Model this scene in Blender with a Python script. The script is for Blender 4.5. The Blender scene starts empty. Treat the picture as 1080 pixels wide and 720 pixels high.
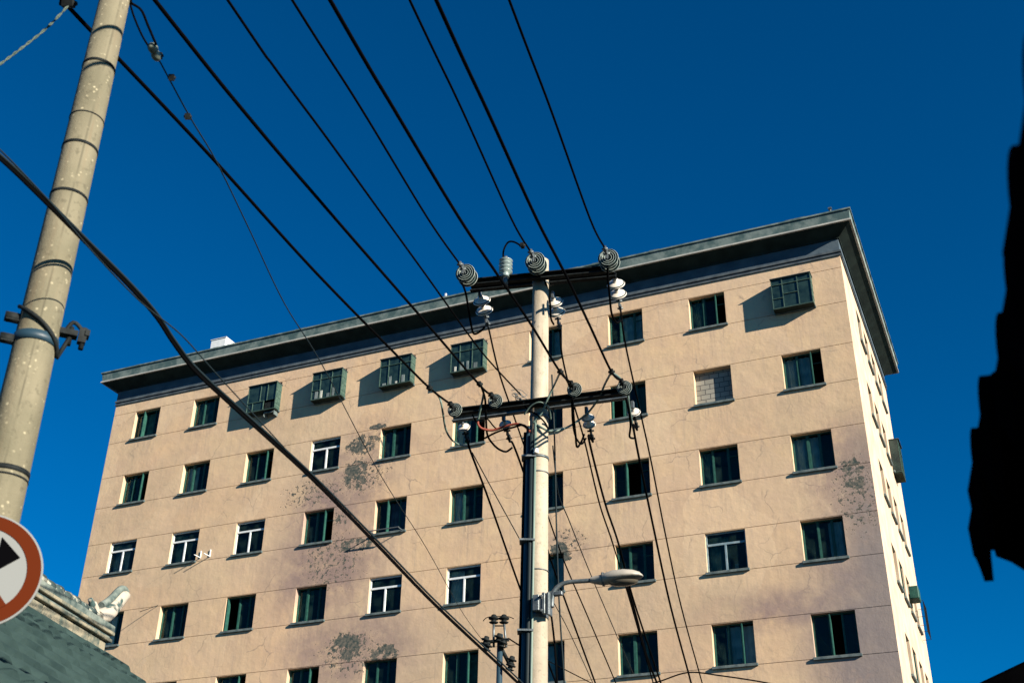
import bpy, math, random
from mathutils import Vector, Matrix, noise
random.seed(7)
sc = bpy.context.scene
col = sc.collection
R_ = math.radians
V = Vector

# ------------------------------------------------------------ camera
F = 1255.145
YAW, PITCH, ROLL = R_(-23.7738), R_(29.8298), R_(0.90942)
CAM = V((5.2063, -36.1643, 1.6))
def cam_axes():
    cy, sy, cp, sp = math.cos(YAW), math.sin(YAW), math.cos(PITCH), math.sin(PITCH)
    f = V((sy*cp, cy*cp, sp)); r = V((cy, -sy, 0)); u = r.cross(f)
    cr, sr = math.cos(ROLL), math.sin(ROLL)
    return cr*r + sr*u, -sr*r + cr*u, f
RX, UP, FW = cam_axes()
cd = bpy.data.cameras.new('camera'); cam = bpy.data.objects.new('camera', cd); col.objects.link(cam)
cam.matrix_world = Matrix(((RX.x, UP.x, -FW.x, CAM.x), (RX.y, UP.y, -FW.y, CAM.y), (RX.z, UP.z, -FW.z, CAM.z), (0, 0, 0, 1)))
cd.sensor_width = 36; cd.lens = F/1080*36; cd.clip_end = 2000; cd.clip_start = 0.05
cd.dof.use_dof = True; cd.dof.focus_distance = 24; cd.dof.aperture_fstop = 5.2
sc.camera = cam

def ray(x, y): return RX*((x-540)/F) + UP*((360-y)/F) + FW
def at(x, y, depth): return CAM + ray(x, y)*depth            # point seen at x, y of the photo, depth metres out
def on_plane(x, y, p, n):
    d = ray(x, y); return CAM + d*((p-CAM).dot(n)/d.dot(n))
def at_dist(x, y, dist):
    d = ray(x, y); return CAM + d*(dist/math.hypot(d.x, d.y))

# ------------------------------------------------------------ materials
def mat(name, color, rough=.8, metal=0, spec=.5):
    m = bpy.data.materials.new(name); m.use_nodes = True
    b = m.node_tree.nodes['Principled BSDF']
    b.inputs['Base Color'].default_value = (*color, 1); b.inputs['Roughness'].default_value = rough
    b.inputs['Metallic'].default_value = metal; b.inputs['Specular IOR Level'].default_value = spec
    return m
class N:
    """small node helper"""
    def __init__(s, m): s.m = m; s.t = m.node_tree; s.b = s.t.nodes['Principled BSDF']
    def n(s, kind, **kw):
        nd = s.t.nodes.new(kind)
        for k, v in kw.items():
            if k.startswith('i_'): 
                key = k[2:]; key = int(key) if key.isdigit() else key.replace('_', ' ')
                nd.inputs[key].default_value = v
            else: setattr(nd, k, v)
        return nd
    def l(s, a, b): s.t.links.new(a, b)
    def pos(s, scale=(1, 1, 1), loc=(0, 0, 0)):
        tc = s.n('ShaderNodeTexCoord'); mp = s.n('ShaderNodeMapping'); s.l(tc.outputs['Object'], mp.inputs[0])
        mp.inputs['Scale'].default_value = scale; mp.inputs['Location'].default_value = loc
        return mp.outputs[0]
    def noise(s, vec, scale, detail=4, rough=.55):
        nd = s.n('ShaderNodeTexNoise'); s.l(vec, nd.inputs['Vector'])
        nd.inputs['Scale'].default_value = scale; nd.inputs['Detail'].default_value = detail; nd.inputs['Roughness'].default_value = rough
        return nd.outputs[0]
    def ramp(s, fac, a, b, lo=0., hi=1.):
        mr = s.n('ShaderNodeMapRange'); s.l(fac, mr.inputs[0]); mr.clamp = True
        mr.inputs[1].default_value = a; mr.inputs[2].default_value = b; mr.inputs[3].default_value = lo; mr.inputs[4].default_value = hi
        return mr.outputs[0]
    def math(s, op, a, b=0.):
        nd = s.n('ShaderNodeMath', operation=op)
        for i, v in enumerate((a, b)):
            if hasattr(v, 'is_linked'): s.l(v, nd.inputs[i])
            else: nd.inputs[i].default_value = v
        return nd.outputs[0]
    def mix(s, fac, a, b, mode='MIX'):
        nd = s.n('ShaderNodeMix', data_type='RGBA', blend_type=mode)
        ins = [nd.inputs[0], nd.inputs[6], nd.inputs[7]]
        for i, v in zip(ins, (fac, a, b)):
            if hasattr(v, 'is_linked'): s.l(v, i)
            elif isinstance(v, tuple): i.default_value = (*v, 1)
            else: i.default_value = v
        return nd.outputs[2]
    def bump(s, h, strength=.3, dist=.02):
        nd = s.n('ShaderNodeBump'); s.l(h, nd.inputs['Height']); nd.inputs['Strength'].default_value = strength
        nd.inputs['Distance'].default_value = dist; s.l(nd.outputs[0], s.b.inputs['Normal'])
    def color(s, c): s.l(c, s.b.inputs['Base Color'])

def weathered(name, c1, c2, scale=6, rough=.85, bump=.3, metal=0, detail=5, spec=.3, lo=.35, hi=.65, bscale=None):
    m = mat(name, c1, rough, metal, spec); n = N(m); p = n.pos()
    a = n.noise(p, scale, detail); n.color(n.mix(n.ramp(a, lo, hi), c1, c2))
    if bump: n.bump(n.noise(p, bscale or scale*5, 4), bump, .01)
    return m

# facade row/column layout ------------------------------------------------
Z1 = 23.878                                   # centre height of the top window row
ROWZ = [Z1-3*i for i in range(8)]
COLX = [-27.93+3.1*i for i in range(10)]; COLX = [-27.934, -24.842, -21.751, -18.661, -15.544, -12.438, -9.338, -6.176, -3.093, 0.0]
WW, WH = 1.327, 1.34
X0, X1, D = -29.79, 1.74, 10.95
SIDEY = [3.42, 5.15, 6.93, 8.68]; SW = 1.08
FP = V((0, 0, 0)); FN = V((0, 1, 0))
def fac(x, y, Y=0): return on_plane(x, y, V((0, Y, 0)), FN)

def plaster():
    m = mat('facade_plaster', (.60, .41, .295), .92, 0, .2); n = N(m)
    p = n.pos()
    base = n.mix(n.ramp(n.noise(p, .22, 4, .6), .35, .68), (.545, .38, .235), (.54, .415, .262))
    base = n.mix(n.math('MULTIPLY', n.ramp(n.noise(p, 1.3, 6, .65), .40, .72), .55), base, (.40, .285, .215))
    base = n.mix(n.math('MULTIPLY', n.ramp(n.noise(p, .55, 5, .6), .5, .72), .3), base, (.56, .42, .29))
    # vertical rain streaks
    ps = n.pos((6.5, 6.5, .4)); st = n.ramp(n.noise(ps, 1.0, 5, .6), .54, .8)
    base = n.mix(n.math('MULTIPLY', st, .6), base, (.33, .26, .21))
    # dirt washed down below each sill, broad repair patches, hairline cracks
    s0 = n.n('ShaderNodeSeparateXYZ'); n.l(p, s0.inputs[0])
    fx = n.math('FRACT', n.math('DIVIDE', n.math('ADD', s0.outputs[0], 27.93+1.55), 3.1)); ux = n.math('ABSOLUTE', n.math('MULTIPLY', n.math('SUBTRACT', fx, .5), 3.1))
    fz = n.math('MULTIPLY', n.math('FRACT', n.math('DIVIDE', n.math('SUBTRACT', Z1-.74+30, s0.outputs[2]), 3.0)), 3.0)
    below = n.math('MULTIPLY', n.ramp(ux, .62, .82, 1, 0), n.ramp(fz, .0, 1.5, 1, 0))
    dr = n.ramp(n.noise(n.pos((11, 11, .5)), 1, 4, .6), .46, .66)
    base = n.mix(n.math('MULTIPLY', n.math('MULTIPLY', below, dr), .6), base, (.27, .21, .175))
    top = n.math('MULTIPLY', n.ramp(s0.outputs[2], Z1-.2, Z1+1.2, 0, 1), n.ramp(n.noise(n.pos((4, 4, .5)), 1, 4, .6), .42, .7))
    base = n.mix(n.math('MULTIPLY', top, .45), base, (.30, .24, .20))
    vo = n.n('ShaderNodeTexVoronoi'); wv = n.n('ShaderNodeVectorMath', operation='ADD'); nz = n.n('ShaderNodeTexNoise'); n.l(p, nz.inputs['Vector']); nz.inputs['Scale'].default_value = .9; nz.inputs['Detail'].default_value = 5
    n.l(p, wv.inputs[0]); n.l(nz.outputs['Color'], wv.inputs[1]); n.l(wv.outputs[0], vo.inputs['Vector']); vo.inputs['Scale'].default_value = .42
    vc = n.n('ShaderNodeSeparateColor'); n.l(vo.outputs['Color'], vc.inputs[0])
    base = n.mix(n.math('MULTIPLY', n.ramp(vc.outputs[0], .45, .9), .28), base, (.60, .47, .33)); base = n.mix(n.math('MULTIPLY', n.ramp(vc.outputs[1], .55, .9), .25), base, (.40, .29, .21))
    ve = n.n('ShaderNodeTexVoronoi', feature='DISTANCE_TO_EDGE'); n.l(wv.outputs[0], ve.inputs['Vector']); ve.inputs['Scale'].default_value = .8
    crack = n.math('MULTIPLY', n.ramp(ve.outputs['Distance'], .004, .016, 1, 0), n.ramp(n.noise(p, .8, 3), .5, .6))
    base = n.mix(n.math('MULTIPLY', crack, .55), base, (.16, .13, .115))
    jl = n.math('ABSOLUTE', n.math('SUBTRACT', n.math('MULTIPLY', n.math('FRACT', n.math('DIVIDE', n.math('SUBTRACT', s0.outputs[2], Z1-.69-30), 3.0)), 3.0), 0.0))
    base = n.mix(n.math('MULTIPLY', n.math('MULTIPLY', n.ramp(jl, 0, .25, 1, 0), n.ramp(n.noise(n.pos((2, 2, 6)), 1, 5), .45, .7)), .4), base, (.30, .23, .19))
    fine = n.ramp(n.noise(p, 22, 3, .7), .35, .7)
    base = n.mix(n.math('MULTIPLY', fine, .14), base, (.38, .28, .22))
    sep = n.n('ShaderNodeSeparateXYZ'); n.l(p, sep.inputs[0])
    def blob(cx, cz, rx, rz, r0=.35):
        dx = n.math('DIVIDE', n.math('SUBTRACT', sep.outputs[0], cx), rx)
        dz = n.math('DIVIDE', n.math('SUBTRACT', sep.outputs[2], cz), rz)
        d2 = n.math('ADD', n.math('MULTIPLY', dx, dx), n.math('MULTIPLY', dz, dz))
        return n.ramp(n.math('SQRT', d2), r0, 1.0, 1.0, 0.0)
    def union(lst):
        o = blob(*lst[0])
        for b in lst[1:]: o = n.math('MAXIMUM', o, blob(*b))
        return o
    def px(x, y, rx, rz): q = fac(x, y); return (q.x, q.z, rx, rz)
    # mauve and grey stains towards the right-hand corner and round the damp patches
    mauve = union([px(935, 665, 3.0, 5.6), px(905, 505, 1.6, 2.6), px(340, 600, 3.2, 2.6), px(375, 690, 4.0, 2.0), px(830, 640, 3.6, .9), px(345, 535, 2.6, 2.4)])
    mv = n.math('MULTIPLY', mauve, n.ramp(n.noise(p, .9, 7, .68), .30, .56))
    base = n.mix(n.math('MULTIPLY', mv, .9), base, (.215, .155, .15))
    grey = union([px(900, 330, 1.8, 2.6), px(925, 520, 1.2, 9.0), px(125, 480, 1.6, 1.2), px(130, 600, 8.5, 9.5), px(850, 420, 5, 3.0), px(560, 690, 9, 3.0), px(700, 640, 6, 2.2), px(300, 470, 4, 3)])
    base = n.mix(n.math('MULTIPLY', n.math('MULTIPLY', grey, n.ramp(n.noise(p, .8, 6, .65), .32, .6)), .6), base, (.385, .30, .205))
    slate = n.math('MULTIPLY', union([px(950, 705, 3.4, 6.5), px(925, 560, 1.5, 4.5)]), n.ramp(n.noise(p, .7, 6, .65), .2, .4))
    base = n.mix(n.math('MULTIPLY', slate, .85), base, (.185, .165, .165))
    # render that has flaked off down to the dark cement
    pw = n.noise(p, 4.2, 8, .78)
    slow = n.math('MULTIPLY', n.math('SUBTRACT', n.noise(p, 1.5, 4, .6), .5), .55)
    def flakes(lst, gain):
        return n.math('ADD', pw, n.math('MULTIPLY', n.math('SUBTRACT', union(lst), 1.0), gain))
    hal = n.math('MULTIPLY', union([px(386, 475, 2.6, 1.8), px(375, 510, 2.4, 2.0), px(350, 590, 3.4, 2.4), px(365, 683, 3.2, 1.8), px(900, 505, 2.0, 2.6), px(595, 580, 1.6, 1.2)]), n.ramp(n.noise(p, 2.2, 7, .72), .38, .6))
    base = n.mix(n.math('MULTIPLY', hal, .75), base, (.25, .185, .155))
    big = n.ramp(n.math('ADD', slow, flakes([px(386, 468, 2.0, .9), px(375, 500, 1.3, 1.6), px(365, 683, 1.7, 1.1), px(405, 690, 1.2, .8), px(590, 587, .85, .7), px(352, 545, 1.5, .8), px(375, 575, 1.4, .7), px(900, 500, .9, 1.3)], .42)), .468, .482)
    small = n.ramp(n.math('ADD', n.noise(p, 7, 6, .75), n.math('MULTIPLY', n.math('SUBTRACT', union([px(350, 590, 2.6, 2.2), px(385, 500, 2.2, 1.6), px(370, 690, 2.8, 1.6), px(905, 520, 1.6, 2.6), px(600, 570, 1.3, 1.0), px(330, 520, 3.0, 1.2)]), 1.0), .22)), .528, .54)
    solid = n.ramp(n.math('ADD', union([px(373, 495, .5, .36), px(398, 450, .62, .2), px(376, 474, .3, .25), px(590, 580, .55, .5), px(365, 676, .9, .42)]), n.math('MULTIPLY', n.math('SUBTRACT', n.noise(p, 4, 5, .7), .5), 2.2)), .62, .66)
    fl = n.math('MAXIMUM', n.math('MAXIMUM', big, small), solid)
    cem = n.mix(n.ramp(n.noise(p, 9, 4), .4, .6), (.035, .052, .05), (.13, .12, .10))
    base = n.mix(fl, base, cem)
    n.color(base)
    h = n.math('ADD', n.math('MULTIPLY', n.noise(p, 2.4, 7, .62), 1.5), n.math('MULTIPLY', n.noise(p, 30, 3, .6), .14))
    h = n.math('SUBTRACT', h, n.math('MULTIPLY', fl, .9))
    n.bump(h, .55, .022)
    return m

M = {}
M['plaster'] = plaster()
M['side'] = weathered('side_plaster', (.50, .40, .30), (.40, .30, .215), 1.2, .9, .3)
M['cement'] = weathered('cornice_cement', (.045, .085, .09), (.13, .175, .172), 2.6, .9, .5, lo=.4, hi=.62)
M['dark_cement'] = weathered('mould_cement', (.03, .042, .055), (.07, .09, .105), 3.2, .9, .4)
M['lip'] = weathered('cornice_lip', (.26, .27, .26), (.36, .36, .33), 4, .85, .3)
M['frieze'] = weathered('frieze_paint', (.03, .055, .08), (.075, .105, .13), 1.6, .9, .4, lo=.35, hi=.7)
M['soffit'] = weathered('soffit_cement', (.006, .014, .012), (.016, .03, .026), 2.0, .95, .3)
M['sill'] = weathered('sill_concrete', (.045, .07, .078), (.12, .15, .15), 5, .85, .3)
M['green'] = weathered('green_paint', (.006, .042, .035), (.016, .078, .062), 9, .6, .15, lo=.3, hi=.7)
M['cage'] = weathered('cage_paint', (.016, .044, .038), (.045, .085, .070), 9, .6, .15)
M['white'] = weathered('white_frame', (.50, .55, .58), (.62, .65, .66), 6, .5, .1)
M['greyframe'] = weathered('grey_frame', (.12, .19, .23), (.22, .29, .32), 6, .5, .1)
M['curtain'] = [weathered('curtain_teal', (.015, .07, .062), (.04, .12, .10), 5, .9, .2), weathered('curtain_grey', (.09, .12, .13), (.16, .20, .20), 4, .9, .2),
                weathered('curtain_blue', (.012, .03, .055), (.03, .06, .09), 4, .9, .2), weathered('curtain_green', (.012, .06, .025), (.03, .10, .045), 4, .9, .2), weathered('curtain_pale', (.30, .33, .31), (.42, .44, .40), 4, .9, .2)]
M['room'] = mat('dark_room', (.03, .03, .03), .9)
M['brick'] = None
def block_wall():
    m = mat('grey_blocks', (.3, .3, .3), .9, 0, .2); n = N(m); p = n.pos()
    cb = n.n('ShaderNodeCombineXYZ'); sp = n.n('ShaderNodeSeparateXYZ'); n.l(p, sp.inputs[0])
    n.l(sp.outputs[0], cb.inputs[0]); n.l(sp.outputs[2], cb.inputs[1])
    br = n.n('ShaderNodeTexBrick'); n.l(cb.outputs[0], br.inputs[0])
    br.inputs['Color1'].default_value = (.20, .20, .175, 1); br.inputs['Color2'].default_value = (.27, .265, .23, 1); br.inputs['Mortar'].default_value = (.07, .07, .07, 1)
    br.inputs['Scale'].default_value = 1; br.inputs['Mortar Size'].default_value = .014; br.inputs['Brick Width'].default_value = .34; br.inputs['Row Height'].default_value = .19
    n.color(br.outputs[0]); return m
M['brick'] = block_wall()
def glass(name, tint=(.75, .9, .9), dirt=.35):
    m = bpy.data.materials.new(name); m.use_nodes = True; t = m.node_tree; t.nodes.clear()
    out = t.nodes.new('ShaderNodeOutputMaterial'); tr = t.nodes.new('ShaderNodeBsdfTransparent'); gl = t.nodes.new('ShaderNodeBsdfGlossy')
    tr.inputs[0].default_value = (*tint, 1); gl.inputs['Roughness'].default_value = .04; gl.inputs[0].default_value = (.7, .9, .85, 1)
    fr = t.nodes.new('ShaderNodeFresnel'); fr.inputs[0].default_value = 1.38
    mx = t.nodes.new('ShaderNodeMixShader'); t.links.new(fr.outputs[0], mx.inputs[0]); t.links.new(tr.outputs[0], mx.inputs[1]); t.links.new(gl.outputs[0], mx.inputs[2])
    df = t.nodes.new('ShaderNodeBsdfDiffuse'); df.inputs[0].default_value = (.03, .07, .065, 1)
    tc = t.nodes.new('ShaderNodeTexCoord'); nz = t.nodes.new('ShaderNodeTexNoise'); nz.inputs['Scale'].default_value = 2.5; nz.inputs['Detail'].default_value = 4
    t.links.new(tc.outputs['Object'], nz.inputs['Vector'])
    mr = t.nodes.new('ShaderNodeMapRange'); mr.inputs[1].default_value = .4; mr.inputs[2].default_value = .75; mr.inputs[4].default_value = dirt; t.links.new(nz.outputs[0], mr.inputs[0])
    bp = t.nodes.new('ShaderNodeBump'); bp.inputs['Strength'].default_value = .08; bp.inputs['Distance'].default_value = .05; t.links.new(nz.outputs[0], bp.inputs['Height']); t.links.new(bp.outputs[0], gl.inputs['Normal'])
    m2 = t.nodes.new('ShaderNodeMixShader'); t.links.new(mr.outputs[0], m2.inputs[0]); t.links.new(mx.outputs[0], m2.inputs[1]); t.links.new(df.outputs[0], m2.inputs[2])
    t.links.new(m2.outputs[0], out.inputs[0]); return m
M['glass'] = glass('window_glass')
M['cageglass'] = weathered('dusty_cage_glass', (.006, .017, .018), (.018, .04, .036), 3, .22, 0, spec=.6)
def concrete_pole(name, c1, c2, speck):
    m = mat(name, c1, .85, 0, .3); n = N(m); p = n.pos()
    c = n.mix(n.ramp(n.noise(p, 3, 5), .35, .65), c1, c2)
    c = n.mix(n.math('MULTIPLY', n.ramp(n.noise(n.pos((9, 9, .6)), 1, 5), .5, .75), .5), c, tuple(v*.55 for v in c1))
    v = n.n('ShaderNodeTexVoronoi'); n.l(p, v.inputs['Vector']); v.inputs['Scale'].default_value = 38
    dots = n.ramp(v.outputs['Distance'], .15, .32, 1, 0)
    sel = n.ramp(n.noise(p, 19, 2), .5, .62)
    c = n.mix(n.math('MULTIPLY', n.math('MULTIPLY', dots, sel), speck), c, tuple(min(1, v*2.1) for v in c2))
    c = n.mix(n.math('MULTIPLY', n.ramp(n.noise(p, 30, 3), .58, .7), .5), c, tuple(v*.5 for v in c1))
    sp = n.n('ShaderNodeSeparateXYZ'); n.l(p, sp.inputs[0])
    seam = n.math('MULTIPLY', n.ramp(n.math('ABSOLUTE', n.math('ADD', sp.outputs[0], n.math('MULTIPLY', sp.outputs[1], .35))), .002, .006, 1, 0), n.ramp(n.noise(n.pos((1, 1, 3)), 1, 4), .4, .55))
    c = n.mix(n.math('MULTIPLY', seam, .5), c, tuple(v*.35 for v in c1))
    run = n.math('MULTIPLY', n.ramp(n.noise(n.pos((22, 22, .9)), 1, 5, .6), .54, .72), n.ramp(n.noise(p, 1.1, 4), .42, .6))
    c = n.mix(n.math('MULTIPLY', run, .6), c, (.13, .085, .05))
    n.color(c); n.bump(n.noise(p, 40, 4, .7), .5, .006); return m
M['pole'] = concrete_pole('pole_concrete', (.27, .235, .18), (.35, .31, .24), .12)
M['pole2'] = concrete_pole('speckled_pole_concrete', (.115, .108, .072), (.16, .146, .10), .8)
M['steel'] = weathered('dark_steel', (.004, .006, .007), (.014, .018, .019), 14, .7, .2, spec=.12)
M['egg'] = weathered('green_glazed_egg', (.05, .07, .06), (.16, .19, .16), 20, .3, 0)
M['galv'] = weathered('galvanised_steel', (.07, .09, .10), (.15, .17, .18), 12, .5, .15, metal=.5)
M['porcelain'] = weathered('white_porcelain', (.66, .62, .56), (.5, .47, .42), 12, .2, 0, spec=.6)
M['greyporc'] = weathered('grey_porcelain', (.20, .26, .26), (.13, .18, .19), 12, .25, 0, spec=.6)
M['wire'] = mat('wire_rubber', (.0012, .0013, .0016), .85, 0, .03)
M['greywire'] = mat('grey_cable', (.010, .018, .022), .6, 0, .15)
M['teal_wire'] = mat('green_grey_cable', (.10, .15, .13), .5, 0, .4)
M['red_wire'] = mat('red_cable', (.16, .035, .022), .6, 0, .2)
M['nearporc'] = weathered('weathered_porcelain', (.30, .35, .33), (.20, .25, .24), 14, .3, 0, spec=.5)
M['groove'] = mat('groove_shade', (.012, .028, .03), .45)  # shade between the insulator ribs, put into the groove colour
M['rope'] = weathered('frayed_rope', (.025, .045, .04), (.09, .12, .10), 60, .9, .3)
M['conduit'] = mat('blue_grey_conduit', (.012, .035, .055), .5, 0, .4)
M['lamp'] = weathered('lamp_housing', (.24, .23, .205), (.30, .285, .25), 8, .45, .1)
M['lamp_under'] = mat('lamp_lens', (.10, .09, .07), .25)
M['sign_white'] = mat('sign_white', (.155, .168, .17), .7, 0, .04); M['sign_red'] = mat('sign_red', (.06, .0095, .0012), .7, 0, .04); M['sign_black'] = mat('sign_black', (.0015, .0015, .002), .9, 0, .0)
M['tile'] = weathered('clay_tiles', (.006, .020, .020), (.022, .046, .044), 3, .85, .35, lo=.3, hi=.7)
M['ridge_dark'] = weathered('ridge_tiles', (.04, .065, .065), (.16, .19, .17), 7, .85, .5)
M['lichen'] = weathered('lichened_tiles', (.035, .06, .06), (.30, .30, .25), 11, .9, .8, lo=.52, hi=.6)
M['ridge_pale'] = weathered('ridge_plaster', (.22, .20, .145), (.06, .08, .07), 7, .9, .6, lo=.4, hi=.62)
M['finial'] = weathered('finial_lime', (.34, .31, .26), (.03, .06, .06), 6, .85, .6, lo=.5, hi=.6)
M['black_tile'] = weathered('shade_black_tiles', (.0008, .0008, .001), (.002, .002, .0025), 5, .98, .3, spec=.0)  # shade of the right-hand roofs put into near-black tile and timber colours
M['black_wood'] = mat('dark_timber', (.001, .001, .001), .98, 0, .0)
M['greybrick'] = weathered('grey_brickwork', (.035, .038, .04), (.06, .06, .06), 6, .9, .4)
M['roof'] = weathered('roof_felt', (.10, .10, .10), (.16, .16, .15), 2, .95, .2)

# ------------------------------------------------------------ mesh helpers
class MB:
    def __init__(s): s.v = []; s.f = []; s.m = []; s.sm = []
    def add(s, vs, fs, mi=0, smooth=False):
        k = len(s.v); s.v += [tuple(v) for v in vs]; s.f += [tuple(i+k for i in f) for f in fs]; s.m += [mi]*len(fs); s.sm += [smooth]*len(fs); return s
    def box(s, c, size, ax=None, mi=0):
        ax = ax or (V((1, 0, 0)), V((0, 1, 0)), V((0, 0, 1))); c = V(c); vs = []
        for k in (-.5, .5):
            for j in (-.5, .5):
                for i in (-.5, .5): vs.append(c + ax[0]*size[0]*i + ax[1]*size[1]*j + ax[2]*size[2]*k)
        return s.add(vs, [(0, 2, 3, 1), (4, 5, 7, 6), (0, 1, 5, 4), (2, 6, 7, 3), (0, 4, 6, 2), (1, 3, 7, 5)], mi)
    def lathe(s, c, axis, prof, n=20, mi=0, close=True, smooth=True):
        """prof: list of (t along axis, radius)"""
        axis = V(axis).normalized(); a = axis.orthogonal().normalized(); b = axis.cross(a); c = V(c); vs = []
        for t, r in prof:
            for i in range(n):
                th = 2*math.pi*i/n; vs.append(c + axis*t + (a*math.cos(th) + b*math.sin(th))*r)
        fs = [(j*n+i, j*n+(i+1) % n, (j+1)*n+(i+1) % n, (j+1)*n+i) for j in range(len(prof)-1) for i in range(n)]
        s.add(vs, fs, mi, smooth)
        if close:
            k = len(s.v)-len(vs)
            s.f += [tuple(k+i for i in range(n))[::-1], tuple(k+(len(prof)-1)*n+i for i in range(n))]; s.m += [mi]*2; s.sm += [False]*2
        return s
    def cyl(s, a, b, r, r2=None, n=12, mi=0):
        a, b = V(a), V(b); return s.lathe(a, b-a, [(0, r), ((b-a).length, r if r2 is None else r2)], n, mi)
    def tube(s, pts, r, n=7, mi=0):
        pts = [V(p) for p in pts]; rings = []; t0 = (pts[1]-pts[0]).normalized(); a = t0.orthogonal().normalized()
        rr = r if isinstance(r, (list, tuple)) else [r]*len(pts); vs = []
        for i, p in enumerate(pts):
            t = (pts[min(i+1, len(pts)-1)]-pts[max(i-1, 0)]).normalized(); a = (a - t*a.dot(t)).normalized(); b = t.cross(a)
            for k in range(n): th = 2*math.pi*k/n; vs.append(p + (a*math.cos(th)+b*math.sin(th))*rr[i])
        m = len(pts); fs = [(j*n+i, j*n+(i+1) % n, (j+1)*n+(i+1) % n, (j+1)*n+i) for j in range(m-1) for i in range(n)]
        fs_c = [tuple(range(n))[::-1], tuple((m-1)*n+i for i in range(n))]
        s.add(vs, fs, mi, True)
        k = len(s.v)-len(vs)
        for f in fs_c: s.f.append(tuple(i+k for i in f)); s.m.append(mi); s.sm.append(False)
        return s
    def prism(s, poly, o, a, b, nrm, th, mi=0):
        """poly of 2-D points in the plane o + a*x + b*y, given thickness th along nrm"""
        n = len(poly); lo = [o + a*x + b*y for x, y in poly]; hi = [p + nrm*th for p in lo]
        return s.add(lo+hi, [tuple(range(n))[::-1], tuple(range(n, 2*n))] + [(i, (i+1) % n, n+(i+1) % n, n+i) for i in range(n)], mi)
    def build(s, name, mats, parent=None, bevel=0, loc=None):
        me = bpy.data.meshes.new(name); o0 = V(loc) if loc is not None else None
        vs = s.v if o0 is None else [tuple(V(v)-o0) for v in s.v]
        me.from_pydata(vs, [], s.f); me.validate(); me.polygons.foreach_set('material_index', s.m[:len(me.polygons)])
        me.polygons.foreach_set('use_smooth', s.sm[:len(me.polygons)]); me.update()
        for m in (mats if isinstance(mats, (list, tuple)) else [mats]): me.materials.append(m)
        o = bpy.data.objects.new(name, me); col.objects.link(o)
        if o0 is not None: o.location = o0
        if parent is not None:
            o.parent = parent
            pw = V((0, 0, 0)); q = parent
            while q is not None: pw += q.location; q = q.parent
            o.location = (o0 or V((0, 0, 0))) - pw
        if bevel:
            bv = o.modifiers.new('bevel', 'BEVEL'); bv.width = bevel; bv.segments = 1; bv.limit_method = 'ANGLE'
        return o
def tag(o, label=None, cat=None, group=None, kind=None):
    for k, v in (('label', label), ('category', cat), ('group', group), ('kind', kind)):
        if v: o[k] = v
    return o
def empty(name, loc, label, cat, group=None):
    o = bpy.data.objects.new(name, None); col.objects.link(o); o.location = loc; o.empty_display_size = .3
    return tag(o, label, cat, group)
def spline(pts, n=6):
    pts = [V(p) for p in pts]; out = []
    for i in range(len(pts)-1):
        p0 = pts[max(i-1, 0)]; p1 = pts[i]; p2 = pts[i+1]; p3 = pts[min(i+2, len(pts)-1)]
        for k in range(n):
            t = k/n; out.append(.5*((2*p1)+(p2-p0)*t+(2*p0-5*p1+4*p2-p3)*t*t+(3*p1-p0-3*p2+p3)*t**3))
    return out+[pts[-1]]

# ------------------------------------------------------------ ground and street
def sheet(name, x0, x1, y0, y1, z, m, th=.0):
    b = MB().box(((x0+x1)/2, (y0+y1)/2, z-th/2 if th else z), (x1-x0, y1-y0, max(th, .002)))
    return tag(b.build(name, m), kind='structure')
g = mat('earth', (.06, .055, .05), .95); n_ = N(g); pp = n_.pos(); n_.color(n_.mix(n_.ramp(n_.noise(pp, .3, 5), .35, .65), (.012, .016, .018), (.022, .027, .028)))
sheet('ground', -900, 900, -900, 900, -.03, g)
asph = weathered('asphalt', (.022, .027, .03), (.034, .038, .04), 3, .9, .3)
AZ = R_(-9.0); SV = V((math.sin(AZ), math.cos(AZ), 0)); SU = V((math.cos(AZ), -math.sin(AZ), 0))   # street direction and its right-hand side
def street_sheet(name, u0, u1, v0, v1, z, th, m):
    c = V((CAM.x, CAM.y, 0)) + SU*(u0+u1)/2 + SV*(v0+v1)/2 + V((0, 0, z-th/2))
    return tag(MB().box(c, (u1-u0, v1-v0, th), (SU, SV, V((0, 0, 1)))).build(name, m), kind='structure')
street_sheet('road', -6.2, -1.2, -60, 26, 0, .02, asph)
pav = weathered('paving', (.035, .04, .042), (.05, .055, .055), 2, .9, .3)
street_sheet('pavement', -1.05, 1.1, -60, 26, .12, .14, pav)
street_sheet('pavement', -7.6, -6.35, -60, 26, .12, .14, pav)
kerbm = weathered('kerb_stone', (.10, .11, .11), (.15, .15, .15), 6, .9, .3)
street_sheet('kerb', -1.198, -1.052, -60, 26, .13, .15, kerbm)
street_sheet('kerb', -6.348, -6.202, -60, 26, .13, .15, kerbm)

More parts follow.
